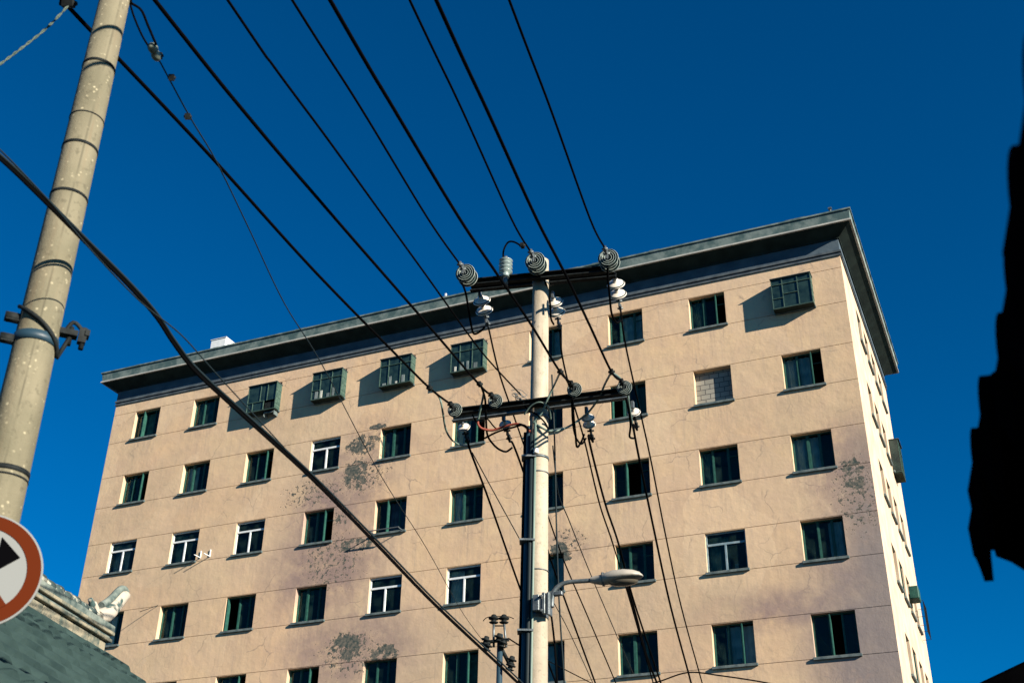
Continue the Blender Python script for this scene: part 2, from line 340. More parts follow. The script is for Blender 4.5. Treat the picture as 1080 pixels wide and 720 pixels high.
# ------------------------------------------------------------ apartment building
bld = empty('apartment_building', ((X0+X1)/2, D/2, 0), 'eight storey peach rendered apartment block with peeling walls and a projecting grey cornice', 'building')
WALLTOP = Z1+1.19
def grid_wall(us, vs, depth, mp, rev=.24):
    """wall as a relief: depth(u, v) in metres behind the face, None for an opening"""
    b = MB(); us = sorted(set(round(u, 4) for u in us)); vs = sorted(set(round(v, 4) for v in vs))
    dd = [[depth((us[i]+us[i+1])/2, (vs[j]+vs[j+1])/2) for j in range(len(vs)-1)] for i in range(len(us)-1)]
    g = lambda i, j: rev if dd[i][j] is None else dd[i][j]
    for i in range(len(us)-1):
        for j in range(len(vs)-1):
            u0, u1, v0, v1 = us[i], us[i+1], vs[j], vs[j+1]
            if dd[i][j] is not None: b.add([mp(u0, v0, dd[i][j]), mp(u1, v0, dd[i][j]), mp(u1, v1, dd[i][j]), mp(u0, v1, dd[i][j])], [(0, 1, 2, 3)])
            if i+1 < len(us)-1 and abs(g(i, j)-g(i+1, j)) > 1e-6:
                a, c = g(i, j), g(i+1, j); b.add([mp(u1, v0, a), mp(u1, v0, c), mp(u1, v1, c), mp(u1, v1, a)], [(0, 1, 2, 3)])
            if j+1 < len(vs)-1 and abs(g(i, j)-g(i, j+1)) > 1e-6:
                a, c = g(i, j), g(i, j+1); b.add([mp(u0, v1, a), mp(u0, v1, c), mp(u1, v1, c), mp(u1, v1, a)], [(0, 1, 2, 3)])
    return b
us = [X0, X1]; vs = [0, WALLTOP]; GR = []
for x in COLX: us += [x-WW/2, x+WW/2]
for z in ROWZ:
    vs += [z-WH/2, z+WH/2]
    for zz in (z-WH/2-.030, z+WH/2+.012): GR.append((zz, zz+.018)); vs += [zz, zz+.018]
def fdepth(u, v):
    if any(abs(u-x) < WW/2 for x in COLX) and any(abs(v-z) < WH/2 for z in ROWZ): return None
    if any(a < v < b for a, b in GR): return .022
    return 0
grid_wall(us, vs, fdepth, lambda u, v, d: (u, d, v)).build('wall', M['plaster'], bld)
us = [0, D]; vs = [0, WALLTOP]
for y in SIDEY: us += [y-SW/2, y+SW/2]
for z in ROWZ: vs += [z-WH/2, z+WH/2]
grid_wall(us, vs, lambda u, v: None if any(abs(u-y) < SW/2 for y in SIDEY) and any(abs(v-z) < WH/2 for z in ROWZ) else 0, lambda u, v, d: (X1-d, u, v)).build('wall', M['side'], bld)
b = MB(); b.add([(X0, 0, 0), (X0, D, 0), (X0, D, WALLTOP), (X0, 0, WALLTOP)], [(0, 1, 2, 3)]); b.add([(X0, D, 0), (X1, D, 0), (X1, D, WALLTOP), (X0, D, WALLTOP)], [(0, 1, 2, 3)]); b.build('wall', M['side'], bld)
b = MB()
for z in ROWZ: b.box(((X0+X1)/2, D/2, z+1.35), (X1-X0-.7, D-.7, .2))
for x in [c+1.55 for c in COLX[:-1]]: b.box((x, D/2-1.5, WALLTOP/2), (.12, 6.6, WALLTOP-.4))
b.box(((X0+X1)/2-1, 3.0, WALLTOP/2), (X1-X0-4, .12, WALLTOP-.5)); b.box((-1.2, 7, WALLTOP/2), (.12, 7, WALLTOP-.5))
b.build('interior_wall', M['room'], bld)

def sweep(prof, mats, name, mi=None):
    """profile (outward offset, height) carried round the top of the block with mitred corners"""
    b = MB(); cs = [(X0, 0, -1, -1), (X1, 0, 1, -1), (X1, D, 1, 1), (X0, D, -1, 1)]; NSEG = 1
    vs = [(x+sx*d, y+sy*d, z) for x, y, sx, sy in cs for d, z in prof]; m = len(prof)
    b.add(vs, [(c*m+i, ((c+1) % 4)*m+i, ((c+1) % 4)*m+i+1, c*m+i+1) for c in range(4) for i in range(m-1)])
    return b.build(name, mats, bld)
Z = Z1
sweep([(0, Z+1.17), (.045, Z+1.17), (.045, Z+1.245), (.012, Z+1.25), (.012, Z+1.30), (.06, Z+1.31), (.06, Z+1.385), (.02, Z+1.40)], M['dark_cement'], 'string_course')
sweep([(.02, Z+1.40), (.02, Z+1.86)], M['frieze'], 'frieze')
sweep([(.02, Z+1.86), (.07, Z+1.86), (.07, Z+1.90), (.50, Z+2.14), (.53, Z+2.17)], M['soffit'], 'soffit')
sweep([(.53, Z+2.165), (.605, Z+2.165), (.605, Z+2.225), (.557, Z+2.232)], M['lip'], 'cornice_lip')
sweep([(.555, Z+2.235), (.60, Z+2.60), (.64, Z+2.60), (.64, Z+2.66), (.10, Z+2.68), (.10, Z+2.60)], M['cement'], 'cornice')
MB().box(((X0+X1)/2, D/2, Z+2.55), (X1-X0+.1, D+.1, .1)).build('roof', M['roof'], bld)
# low set-back kerb on the roof, with its rail stubs, and the white flue block
b = MB(); b.box(((X0+.45+X1-.7)/2, -.30, Z+2.73), (X1-X0-1.15, .22, .13))
x = X0+1.2
while x < X1-1: b.box((x, -.30, Z+2.82+random.uniform(-.01, .02)), (random.uniform(.2, .9), .16, .06)); x += random.uniform(.8, 2.4)
b.build('roof_kerb', M['sill'], bld)
pC = fac(875, 218, -.3); MB().cyl((pC.x, -.3, Z+2.7), (pC.x, -.3, Z+3.0), .04).box((pC.x, -.3, Z+3.0), (.12, .12, .06)).build('vent_pipe', M['galv'], bld)
pc = fac(233, 362, -.25)
MB().box((pc.x-.35, .3, Z+3.0), (.78, .62, 1.0)).box((pc.x-.35, .3, Z+3.515), (.84, .68, .04)).build('chimney', M['white'], bld, .01)
for xx in (470,): q = fac(xx, 316, -.3); MB().box((q.x, -.3, Z+2.9), (.06, .06, .25)).build('rail_stub', M['white'], bld)

def bar(b, x0, x1, z0, z1, y0, y1, mp): 
    vs = [mp(x, z, y) for z in (z0, z1) for y in (y0, y1) for x in (x0, x1)]
    b.add(vs, [(0, 2, 3, 1), (4, 5, 7, 6), (0, 1, 5, 4), (2, 6, 7, 3), (0, 4, 6, 2), (1, 3, 7, 5)])
def window(kind, mp, w, h, rnd, origin):
    """mp(x, z, y) maps window coordinates (y = metres behind the wall face) to the world"""
    b = MB(); fm = M['white'] if kind == 'white' else M['greyframe'] if kind == 'grey' else M['green']
    hw, hh = w/2-.002, h/2-.002; y0, y1 = (.19, .245) if kind == 'green' else (.08, .135); t = .045 if kind != 'green' else .04
    for a in ((-hw, -hw+t, -hh, hh), (hw-t, hw, -hh, hh), (-hw+t, hw-t, -hh, -hh+t), (-hw+t, hw-t, hh-t, hh)): bar(b, *a, y0, y1, mp)
    panes = []
    if kind in ('white', 'grey'):
        zt = hh-h*.29; bar(b, -hw+t, hw-t, zt-.035, zt+.035, y0-.008, y1, mp)
        xm = rnd.uniform(-.03, .03); bar(b, xm-.03, xm+.03, -hh+t, zt-.035, y0-.012, y1, mp)
        if rnd.random() < .12: bar(b, xm-.015, xm+.015, zt+.035, hh-t, y0, y1, mp)
        panes = [(-hw+t, xm-.03, -hh+t, zt-.035), (xm+.03, hw-t, -hh+t, zt-.035), (-hw+t, hw-t, zt+.035, hh-t)]
    else:
        xa, xb = -w*.15+rnd.uniform(-.05, .05), w*.2+rnd.uniform(-.05, .05); wa = rnd.uniform(.022, .04)
        bar(b, xa-wa, xa+wa, -hh+t, hh-t, y0-.012, y1, mp); bar(b, xb-.018, xb+.018, -hh+t, hh-t, y0, y1, mp)
        if rnd.random() < .4: zt = hh-h*rnd.uniform(.25, .32); bar(b, xb+.018, hw-t, zt-.012, zt+.012, y0, y1-.01, mp)
        panes = [(-hw+t, xa-wa, -hh+t, hh-t), (xa+wa, xb-.018, -hh+t, hh-t), (xb+.018, hw-t, -hh+t, hh-t)]
    f = b.build('window', fm, bld, loc=origin)
    opened = rnd.randrange(3) if kind == 'green' and rnd.random() < .45 else -1
    g = MB(); s = MB()
    for k, (a, c, d, e) in enumerate(panes):
        if k == opened:
            dx = (c-a)*.5; bar(s, a, a+.03, d, e, .02, y0, mp); bar(s, a+.006, a+.02, d+.04, e-.04, .05, y0-.02, mp); continue   # casement swung outwards
        if kind == 'green': bar(s, a+.001, a+.024, d, e, y0+.01, y1-.01, mp); bar(s, c-.024, c-.001, d, e, y0+.01, y1-.01, mp)
        yy = y0+.032+rnd.uniform(-.006, .006); g.add([mp(a, d, yy), mp(c, d, yy+rnd.uniform(-.004, .004)), mp(c, e, yy+rnd.uniform(-.006, .006)), mp(a, e, yy)], [(0, 1, 2, 3)])
    g.build('pane', M['glass'], f, loc=origin)
    if s.v: s.build('sash', fm, f, loc=origin)
    if rnd.random() < .75:
        c = MB(); ci = rnd.choice((0, 0, 1, 2, 3, 4, 4)); side = rnd.choice((0, 0, 1)); wd = w*rnd.uniform(.25, .7)
        a0 = -hw+.03 if side == 0 else hw-.03-wd; k = 14; vs = []
        for i in range(k+1):
            xx = a0+wd*i/k; yy = .36+.03*math.sin(i*2.1)+rnd.uniform(-.01, .01); vs += [mp(xx, -hh+rnd.uniform(.02, .06), yy), mp(xx, hh-.05, yy)]
        c.add(vs, [(2*i, 2*i+2, 2*i+3, 2*i+1) for i in range(k)], 0, True); c.build('curtain', M['curtain'][ci], f, loc=origin)
    if rnd.random() < .35:
        it = MB(); xx = rnd.uniform(-.5, .3)*w/1.33; bar(it, xx, xx+rnd.uniform(.08, .16), -hh+t, -hh+t+rnd.uniform(.1, .28), .27, .33, mp)
        it.build('sill_box', rnd.choice((M['white'], M['curtain'][1], M['sill'])), f, loc=origin)
    sl = MB(); bar(sl, -hw-.05, hw+.05, -hh-.075, -hh+.012, -.085, y0, mp); sl.build('sill', M['sill'], f, .008, loc=origin)
    return f
rnd = random.Random(21)
KIND = {(3, 1): 'white', (3, 2): 'white', (3, 3): 'white', (2, 4): 'white', (4, 5): 'white', (4, 6): 'white', (4, 9): 'grey', (2, 9): 'brick'}
LW = {(3, 1): 'white framed window on the left edge', (2, 4): 'white framed window beside the peeling patch', (4, 9): 'pale grey framed window with a transom'}
for r in range(1, 7):
    for c in range(1, 11):
        x, z = COLX[c-1], ROWZ[r-1]; k = KIND.get((r, c), 'green')
        mp = lambda a, h, y, x=x, z=z: (x+a, y, z+h); org = (x, .2, z)
        if k == 'brick':
            b = MB(); bar(b, -WW/2+.002, WW/2-.002, -WH/2+.002, WH/2-.002, .232, .238, mp); f = b.build('window', M['brick'], bld, loc=org); tag(f, 'window opening walled up with grey blocks')
            sl = MB(); bar(sl, -WW/2-.05, WW/2+.05, -WH/2-.075, -WH/2+.012, -.085, .230, mp); sl.build('sill', M['sill'], f, .008, loc=org)
        else:
            f = window(k, mp, WW, WH, rnd, org)
            if k != 'green': tag(f, LW.get((r, c), 'white framed window with a transom'))
for r in range(1, 7):
    for c in range(4):
        y, z = SIDEY[c], ROWZ[r-1]
        window('green', lambda a, h, d, y=y, z=z: (X1-d, y+a, z+h), SW, WH, rnd, (X1-.2, y, z))

# glazed security boxes over five top-floor windows
def cage(cx, cz, w, h, p, variant, org=None, mp=None):
    mp = mp or (lambda a, hh_, y: (cx+a, y, cz+hh_)); b = MB(); t = .026; org = org or (cx, 0, cz)
    bot, top = -.70, -.70+h; hw = w/2
    def br(*a): bar(b, *a, mp)
    for xx in (-hw, hw-t): br(xx, xx+t, bot, top, -p, -p+t); br(xx, xx+t, bot+t, bot+2*t, -p+t, 0); br(xx, xx+t, top-t, top, -p+t, 0)
    br(-hw+t, hw-t, bot, bot+t, -p, -p+t); br(-hw+t, hw-t, top-t, top, -p, -p+t)
    if variant == 3:
        xs = [-.08, .26]; zs = [bot+.42]
        for xx in xs: br(xx-.012, xx+.012, zs[0], top-t, -p-.004, -p+t)
        br(-hw+t, .1, zs[0]-.02, zs[0]+.02, -p-.006, -p+t); br(.10, .135, bot+t, zs[0]+.02, -p-.008, -p+t); br(-.42, -.40, bot+t, zs[0]-.02, -p-.003, -p+t)
    else:
        xs = [-hw+w*.28, -hw+w*.66]; zs = [bot+h*(.74 if variant != 10 else .8), bot+h*.34] if variant != 6 else [bot+h*.72, bot+h*.3]
        for xx in xs: br(xx-.014, xx+.014, bot+t, top-t, -p-.004, -p+t)
        br(-hw+t, hw-t, zs[0]-.014, zs[0]+.014, -p-.007, -p+t)
        if variant in (10, 4): br(-hw+t, xs[0]-.014, zs[1]-.012, zs[1]+.012, -p-.005, -p+t)
        if variant == 10: br(xs[0]+.014, xs[1]-.014, bot+h*.45, bot+h*.47, -p-.005, -p+t)
    f = b.build('security_cage', M['cage'], bld, loc=org)
    g = MB()
    if variant == 3:
        bar(g, -hw+.006, .1, bot+t, top-t, -p+.027, -p+.036, mp); bar(g, .1, hw-t, bot+.44, top-t, -p+.04, -p+.05, mp)
    else: bar(g, -hw+.006, hw-.006, bot+t, top-t, -p+.027, -p+.036, mp)
    bar(g, -hw+.006, -hw+.02, bot+t, top-t, -p+.037, -.005, mp)
    g.build('pane', M['cageglass'], f, loc=org)
    s = MB(); bar(s, hw-.02, hw-.006, bot+t, top-t, -p+.037, -.005, mp)
    for i in range(3): zz = bot+.25+i*.3; bar(s, hw-.006, hw+.004, zz, zz+.02, -p+.04, -.01, mp)
    s.build('side_panel', M['cage'], f, loc=org)
    q = MB(); bar(q, -hw-.02, hw+.02, top, top+.02, -p-.05, -.003, mp); q.build('lid', M['dark_cement'], f, loc=org); q = MB(); bar(q, -hw, hw, bot-.02, bot-.001, -p, -.003, mp); q.build('base_tray', M['soffit'], f, loc=org)
    if variant in (4, 5, 6):
        for k in range(4):
            it = MB(); xx = -.52+k*.27+rnd.uniform(-.03, .03); bar(it, xx, xx+rnd.uniform(.06, .17), bot+.036, bot+rnd.uniform(.12, .45), -p+.006, -p+.026, mp)
            it.build('stored_box', rnd.choice((M['curtain'][1], M['sill'], M['curtain'][4])), f, loc=org)
    if variant == 3:
        a = MB(); bar(a, .14, .6, bot-.03, bot+.36, -p+.08, -.01, mp); a.build('air_conditioner', M['steel'], f, loc=org)
        a = MB(); bar(a, .6, .63, bot-.22, bot-.02, -p+.1, -.004, mp); bar(a, .12, .6, bot-.12, bot-.06, -p+.1, -p+.16, mp); bar(a, .12, .15, bot-.25, bot-.02, -p+.1, -.004, mp); a.build('bracket', M['sill'], f, loc=org)
    return f
for c in (3, 4, 5, 6, 10): cage(COLX[c-1], Z1, 1.38, 1.2, .38, c)
# boxes on the side wall
smp = lambda yy, zz: (lambda a, h, d: (X1-d, yy+a, zz+h))
cage(0, 0, 1.0, 1.4, .34, 2, org=(X1, 8.7, ROWZ[1]), mp=smp(8.7, ROWZ[1]-.05))
b = MB(); mpp = smp(SIDEY[2]+.2, ROWZ[3]); bar(b, -.36, .3, -.1, .35, -.32, -.004, mpp); o = b.build('air_conditioner', M['green'], bld, .02, loc=(X1, SIDEY[2], ROWZ[3]))
b = MB(); mpp = smp(SIDEY[3]+.3, ROWZ[3]-.1)
for i in range(9): xx = -.55+i*.137; bar(b, xx, xx+.010, -.75, .4, -.30, -.29, mpp)
for zz in (-.75, -.2, .4):
    bar(b, -.56, .57, zz, zz+.012, -.304, -.288, mpp)
    for xx in (-.56, .55): bar(b, xx, xx+.012, zz, zz+.012, -.286, -.003, mpp)
b.build('security_grille', M['steel'], bld, loc=(X1, SIDEY[3], ROWZ[3]))
# two wall brackets by the white window of the third row
for px_, py_ in ((211.5, 588), (221.5, 586.5)):
    q = fac(px_, py_); b = MB(); b.box((q.x, -.20, q.z), (.028, .40, .026)); b.box((q.x, -.022, q.z+.15), (.026, .04, .26))
    b.build('bracket', M['white'], bld)
for px_, py_, L in ((164, 641, 1.0),):
    q = fac(px_, py_); MB().tube([(q.x-.3, -.5, q.z-.25), (q.x+.1, -.01, q.z+.1)], .012).build('pipe', M['steel'], bld)
# clutter over a sill and short clothes rails
q = fac(412, 560); b = MB(); bar(b, -.62, .62, -.03, 0, -.42, -.38, lambda a, h, y: (COLX[4]+a, y, ROWZ[2]-.66+h))
for s_ in (-.6, .58): bar(b, s_, s_+.02, -.03, 0, -.38, -.086, lambda a, h, y: (COLX[4]+a, y, ROWZ[2]-.66+h))
b.build('sill_rack', M['dark_cement'], bld)

# ------------------------------------------------------------ main utility pole
PM = at_dist(570.5, 275, 12.5); PMB = at_dist(565.6, 700, 12.5)
tdir = (PM-PMB)/(PM.z-PMB.z); ptop = PM; pbase = PM - tdir*PM.z
pole_r = lambda z: .098 + (PM.z-z)*.0045
WV = SV.copy()                                                     # wires run along the street
near_dir = -ray(873, 908).normalized()                             # span coming in from behind the camera
far_dir = ray(903, 1310).normalized()
def axis_at(z): return pbase + tdir*z
def arm(px_, py_, off=0., pv=None):
    """point of the vertical plane across the street, off metres beyond the pole"""
    return on_plane(px_, py_, axis_at(8)+WV*off, WV)
mp_ = empty('utility_pole', pbase, 'pale concrete utility pole in front of the block carrying two crossarms and white insulators', 'utility pole', 'concrete utility poles')
MB().lathe(pbase, tdir, [(0, pole_r(0)), (PM.z*.5, pole_r(PM.z*.5)), (PM.z-.006, pole_r(PM.z)), (PM.z, pole_r(PM.z)-.02)], 32).build('shaft', M['pole'], mp_, loc=pbase)
def beam(a, b_, w, h, m, name='crossarm', parent=mp_, lip=.012):
    a, b_ = V(a), V(b_); d = (b_-a).normalized(); s_ = d.cross(V((0, 0, 1))).normalized(); u = s_.cross(d); c = (a+b_)/2; L = (b_-a).length
    q = MB(); q.box(c, (L, lip, h), (d, s_, u)); q.box(c+u*(h/2-lip/2)+s_*(w/2+lip/2), (L-.002, w, lip), (d, s_, u)); q.box(c-u*(h/2-lip/2)+s_*(w/2+lip/2), (L-.002, w, lip), (d, s_, u))
    return q.build(name, m, parent)
# upper arm (near member, then the shorter far one)
ua, ub = arm(497, 299.5, -.15), arm(648, 285, -.15)
beam(ua, ub, .06, .085, M['steel'])
beam(arm(497, 306, .2), arm(650, 291, .2), .06, .075, M['steel'])
la, lb = arm(476, 436, -.15), arm(664, 413.5, -.15)
beam(la, lb, .06, .075, M['steel'])
beam(arm(478, 443, .17), arm(664, 418, .17), .06, .075, M['galv'])

def disc(b, c, ax, R=.125, T=.1, mi=0):
    """cap-and-pin disc; ax points to its ribbed face"""
    ax = V(ax).normalized(); k = R/.125
    prof = [(-.075, .03), (-.06, .042), (-.035, .045), (-.03, .06), (-.012, .10), (.006, .122), (.016, .125), (.02, .121), (-.006, .117), (-.008, .102), (.036, .100), (.036, .094), (-.008, .091), (-.008, .077), (.042, .075), (.042, .069), (-.008, .066), (-.008, .050), (.040, .048), (.040, .042), (0, .039), (0, .012)]
    P = [(t*k, r*k) for t, r in prof]
    b.lathe(c, ax, P[:8], 32, 0, close=False)
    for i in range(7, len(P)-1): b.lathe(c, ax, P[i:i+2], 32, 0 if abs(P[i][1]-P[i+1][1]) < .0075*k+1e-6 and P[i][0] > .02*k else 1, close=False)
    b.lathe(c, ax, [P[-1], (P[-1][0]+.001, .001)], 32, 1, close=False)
def strain(px_, py_, off, dirv, R, nd, parent, ribs_out=True, step=.13, name='insulator_string', m='porcelain', lead=.10, tail=.26):
    c0 = arm(px_, py_, off) if not isinstance(px_, Vector) else px_; d = V(dirv).normalized(); k = R/.125
    b = MB(); b.tube([c0-d*lead, c0+d*(step*(nd-1)+.05*k)], .011*max(k, .8)); b.box(c0-d*lead, (.03, .05, .09)); s_ = b.build(name, M['galv'], mp_)
    for i in range(nd):
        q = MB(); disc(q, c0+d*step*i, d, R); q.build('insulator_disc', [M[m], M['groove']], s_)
    e = c0+d*(step*(nd-1)+.05*k); q = MB(); q.box(e+d*tail*.35, (.022, .022, .15*k), None); 
    side = d.cross(V((0, 0, 1))).normalized(); up = side.cross(d)
    q.box(e+d*tail*.5, (tail, .024, .032), (d, side, up)); q.box(e+d*tail*.75+up*.01, (.05, .035, .055), (d, side, up)); q.cyl(e+d*tail*.3-side*.04, e+d*tail*.3+side*.04, .012); q.cyl(e+d*tail*.8-side*.035, e+d*tail*.8+side*.035, .012)
    q.build('dead_end_clamp', M['galv'] if R > .1 else M['steel'], s_)
    return e + d*tail
NE = {}
for i, (x, y) in enumerate(((494, 293.5), (567, 281), (643.5, 278))): NE[i] = strain(x, y, -.27, near_dir, .125, 2, mp_, m='nearporc')
FE = {}
for i, (x, y) in enumerate(((508, 316.5), (584.5, 318), (649.5, 299))): FE[i] = strain(x, y, .36, far_dir*.8+V((0, 0, -.30)), .115, 2, mp_, step=.15, tail=.22)
LE = {}
for i, (x, y) in enumerate(((480, 432.5), (522.5, 423), (606, 411), (658.5, 409))): LE[i] = strain(x, y, -.24, near_dir, .088, 1, mp_, step=.1, tail=.20, lead=.06, m='nearporc')
LF = {}
for i, (x, y) in enumerate(((489, 450), (533, 447), (620, 440), (668.5, 434))): LF[i] = strain(x, y, .34, far_dir*.8+V((0, 0, -.3)), .08, 1 if i != 2 else 2, mp_, step=.1, tail=.24, lead=.10)
# pin arrester with its black lead
pa = arm(533, 297, -.2); b = MB(); b.cyl(pa-V((0, 0, .06)), pa+V((0, 0, .06)), .035); ar = b.build('arrester', M['galv'], mp_); MB().cyl(pa+V((0, 0, .33)), pa+V((0, 0, .37)), .022).build('terminal', M['galv'], ar)
prof = [(.05, .05), (.085, .052)]
for k in range(4): t = .10+k*.045; prof += [(t, .042), (t+.012, .085), (t+.02, .087), (t+.03, .05)]
prof += [(.28, .035)]
MB().lathe(pa, (0, 0, 1), [(t*1.2, r) for t, r in prof], 24).build('arrester_body', M['greyporc'], ar)
def cable_pts(lst):
    return spline([on_plane(x, y, o, V((nv.y, -nv.x, 0))) if isinstance(o, Vector) else arm(x, y, o) for x, y, o in lst], 6)
nv = V((near_dir.x, near_dir.y, 0)).normalized(); fv = V((far_dir.x, far_dir.y, 0)).normalized()
def jumper(lst, r, m, name='jumper_cable'): return MB().tube(cable_pts(lst), r).build(name, M[m], mp_)
jumper([(531, 274, -.2), (531.2, 264, -.2), (536, 255.5, -.2), (543, 255.5, -.3), (552, 261, NE[1])], .012, 'wire')
# jumpers of the upper arm
jumper([(487, 298, -.45), (491, 308, -.3), (494, 325, 0), (497, 343, .3), (500, 352, .6), (507, 349, .7), (511, 345, .6)], .014, 'wire')
jumper([(641, 281, -.4), (641, 292, -.25), (643, 312, 0), (645, 330, .3), (650, 340, .6), (655, 338, .7)], .014, 'wire')
jumper([(566, 288, -.3), (575, 297, -.1), (580, 318, .15), (581, 335, .4), (584, 342, .6)], .013, 'wire')
# lower arm jumpers
jumper([(453, 409, LE[0]), (462, 417, -.5), (465, 424, -.45), (467, 435, -.35), (470, 452, -.1), (476, 463, .15), (485, 469, .4), (492, 470, .6)], .012, 'teal_wire')
jumper([(506, 405, LE[1]), (510, 413, -.5), (507, 430, -.3), (504, 444, -.2)], .013, 'teal_wire')
jumper([(504, 443, -.2), (504.5, 448, -.19), (509, 452, -.15), (520, 453.5, -.1), (534, 449, -.1), (545, 447, -.1), (553, 449, -.12), (559, 455, -.12)], .015, 'red_wire')
jumper([(507, 406, LE[1]), (511.5, 420, -.4), (512.5, 440, -.2), (514, 458, .1), (520, 468, .2), (527, 474, .3), (534, 476, .5), (540, 472, .6)], .013, 'wire')
jumper([(511, 462, -.05), (525, 455, -.1), (541, 450.5, -.14), (552, 448, -.14), (558, 453, -.14)], .012, 'wire')
jumper([(591, 392, LE[2]), (585, 405, -.35), (577, 422, -.22), (571, 436, -.16), (562, 446, -.13)], .012, 'teal_wire')
jumper([(645, 392, LE[3]), (638, 405, -.35), (632, 419, -.1), (622, 433, .15), (613, 441, .3), (601, 449, .1), (590, 453.5, -.05), (578, 454, -.12), (567, 448, -.13)], .013, 'teal_wire')
jumper([(604, 420, -.3), (605, 438, -.1), (607, 458, .1), (608.5, 471, .3), (613, 466, .5), (616, 458, .6)], .013, 'wire')
jumper([(593, 393, LE[2]), (601, 408, -.3), (603, 425, -.15), (604, 445, .1), (607, 460, .3), (613, 468, .5), (618, 462, .6)], .011, 'wire')
jumper([(646, 393, LE[3]), (655, 400, -.35), (661, 412, -.2), (664, 430, .0), (667, 448, .3), (669, 457, .5)], .012, 'teal_wire')
jumper([(548, 420, -.2), (556, 431, -.17), (566, 437, -.16), (575, 446, -.14), (578, 455, .0), (572, 462, .1)], .010, 'wire')
jumper([(553, 437, -.15), (560, 428, -.2), (570, 424, -.22), (579, 430, -.15), (581, 442, -.05)], .009, 'teal_wire')
jumper([(498, 437, -.1), (505, 447, 0), (513, 441, .05), (524, 452, .1), (536, 448, .1)], .009, 'wire')
jumper([(660, 420, -.25), (663, 432, 0), (665, 448, .25), (664, 460, .4), (668, 462, .5)], .013, 'steel' if False else 'wire')
for x, y, e in ((453, 409, LE[0]), (506, 405, LE[1]), (591, 392, LE[2]), (645, 392, LE[3]), (551, 259, NE[1])):
    c_ = on_plane(x, y, e, V((nv.y, -nv.x, 0))); d_ = -near_dir; s_ = d_.cross(V((0, 0, 1))).normalized(); MB().box(c_, (.075, .04, .045), (d_, s_, s_.cross(d_))).cyl(c_-s_*.035, c_+s_*.035, .013).build('tap_clamp', M['steel'], mp_)
# small scraps of tie wire where the thin line is made fast
tw = MB()
for i in range(10):
    a_ = arm(539+rnd.uniform(0, 9), 415+rnd.uniform(-4, 3), -.22); b_ = arm(548+rnd.uniform(0, 12), 420+rnd.uniform(-3, 4), -.16)
    tw.tube(spline([a_, (a_+b_)/2+V((rnd.uniform(-.03, .03), 0, rnd.uniform(-.05, .05))), b_], 5), .004, 5)
tw.build('tie_wire', M['galv'], mp_)
# pole straps and through bolts
def band(c, r, h, m, parent, name='pole_band', t=.008, tilt=None):
    ax = (tilt or tdir); return MB().lathe(c-ax*h/2, ax, [(0, r), (0, r+t), (h, r+t), (h, r)], 28, close=False).build(name, m, parent)
for y_, h_ in ((294, .05), (300, .02), (431, .06), (441, .04), (484, .03), (650.5, .05), (603, .01), (500, .012)):
    z_ = at_dist(568, y_, 12.5).z; band(axis_at(z_), pole_r(z_), h_, M['galv'] if y_ != 431 else M['steel'], mp_)
z_ = at_dist(568, 484, 12.5).z; MB().lathe(axis_at(z_)+V((.03, -.15, .0)), (0, 0, 1), [(0, .02), (.005, .032), (.02, .034), (.03, .022), (.045, .034), (.06, .03), (.065, .02)], 14).build('spool_insulator', M['porcelain'], mp_)
# conduits down the shaded side
toc = V((CAM.x-PM.x, CAM.y-PM.y, 0)).normalized(); lft = V((-math.cos(YAW), math.sin(YAW), 0))
def conduit(dx, dy, r, ztop, m):
    pts = [axis_at(z)+lft*(pole_r(z)+dx)+toc*dy for z in (ztop, ztop*.8, ztop*.5, 2, .0)]
    return MB().tube(pts, r, 10).build('conduit', M[m], mp_)
zc = at_dist(562, 452, 12.5).z
conduit(.008, .05, .030, zc, 'conduit'); conduit(-.03, .092, .026, zc-.12, 'greywire'); conduit(.045, -.01, .024, zc-.05, 'wire'); conduit(-.07, .115, .015, zc+.1, 'teal_wire')
for z_ in (7.2, 6.2, 5.2, 4.4, 3.2): MB().box(axis_at(z_)+lft*(pole_r(z_)-.0)+toc*.06, (.17, .17, .02), (lft, toc, V((0, 0, 1)))).build('cable_clip', M['galv'], mp_)

# ------------------------------------------------------------ street lamp on the pole
zl = at_dist(575, 632, 12.5).z; lc = axis_at(zl)
lamp = empty('street_lamp', lc, 'grey cobra head street lamp on a short curved arm, clamped to the pale utility pole', 'street lamp')
lp = lambda x, y, o=-.12: arm(x, y, o)
b = MB(); c_ = lp(566.5, 636, -.17); b.box(c_, (.07, .09, .17)); c2 = lp(574, 636, -.16); b.box(c2, (.035, .06, .23)); b.box(lp(579.5, 637, -.14), (.03, .10, .24)); b.box(lp(586, 626, -.12), (.16, .05, .04)); b.cyl(lp(571, 628, -.25), lp(571, 628, -.1), .015); b.cyl(lp(571, 643, -.25), lp(571, 643, -.1), .015)
b.build('bracket', M['galv'], lamp, .004)
MB().tube(spline([lp(582, 640), lp(582.5, 630), lp(585, 622), lp(591, 616.5), lp(600, 613.5), lp(612, 612.5), lp(627, 611.5)], 6), .024, 12).build('arm', M['galv'], lamp)
h0, h1 = lp(623, 611.5), lp(678, 607); hd = (h1-h0).normalized(); hs = hd.cross(V((0, 0, 1))).normalized(); hu = hs.cross(hd); HL = (h1-h0).length
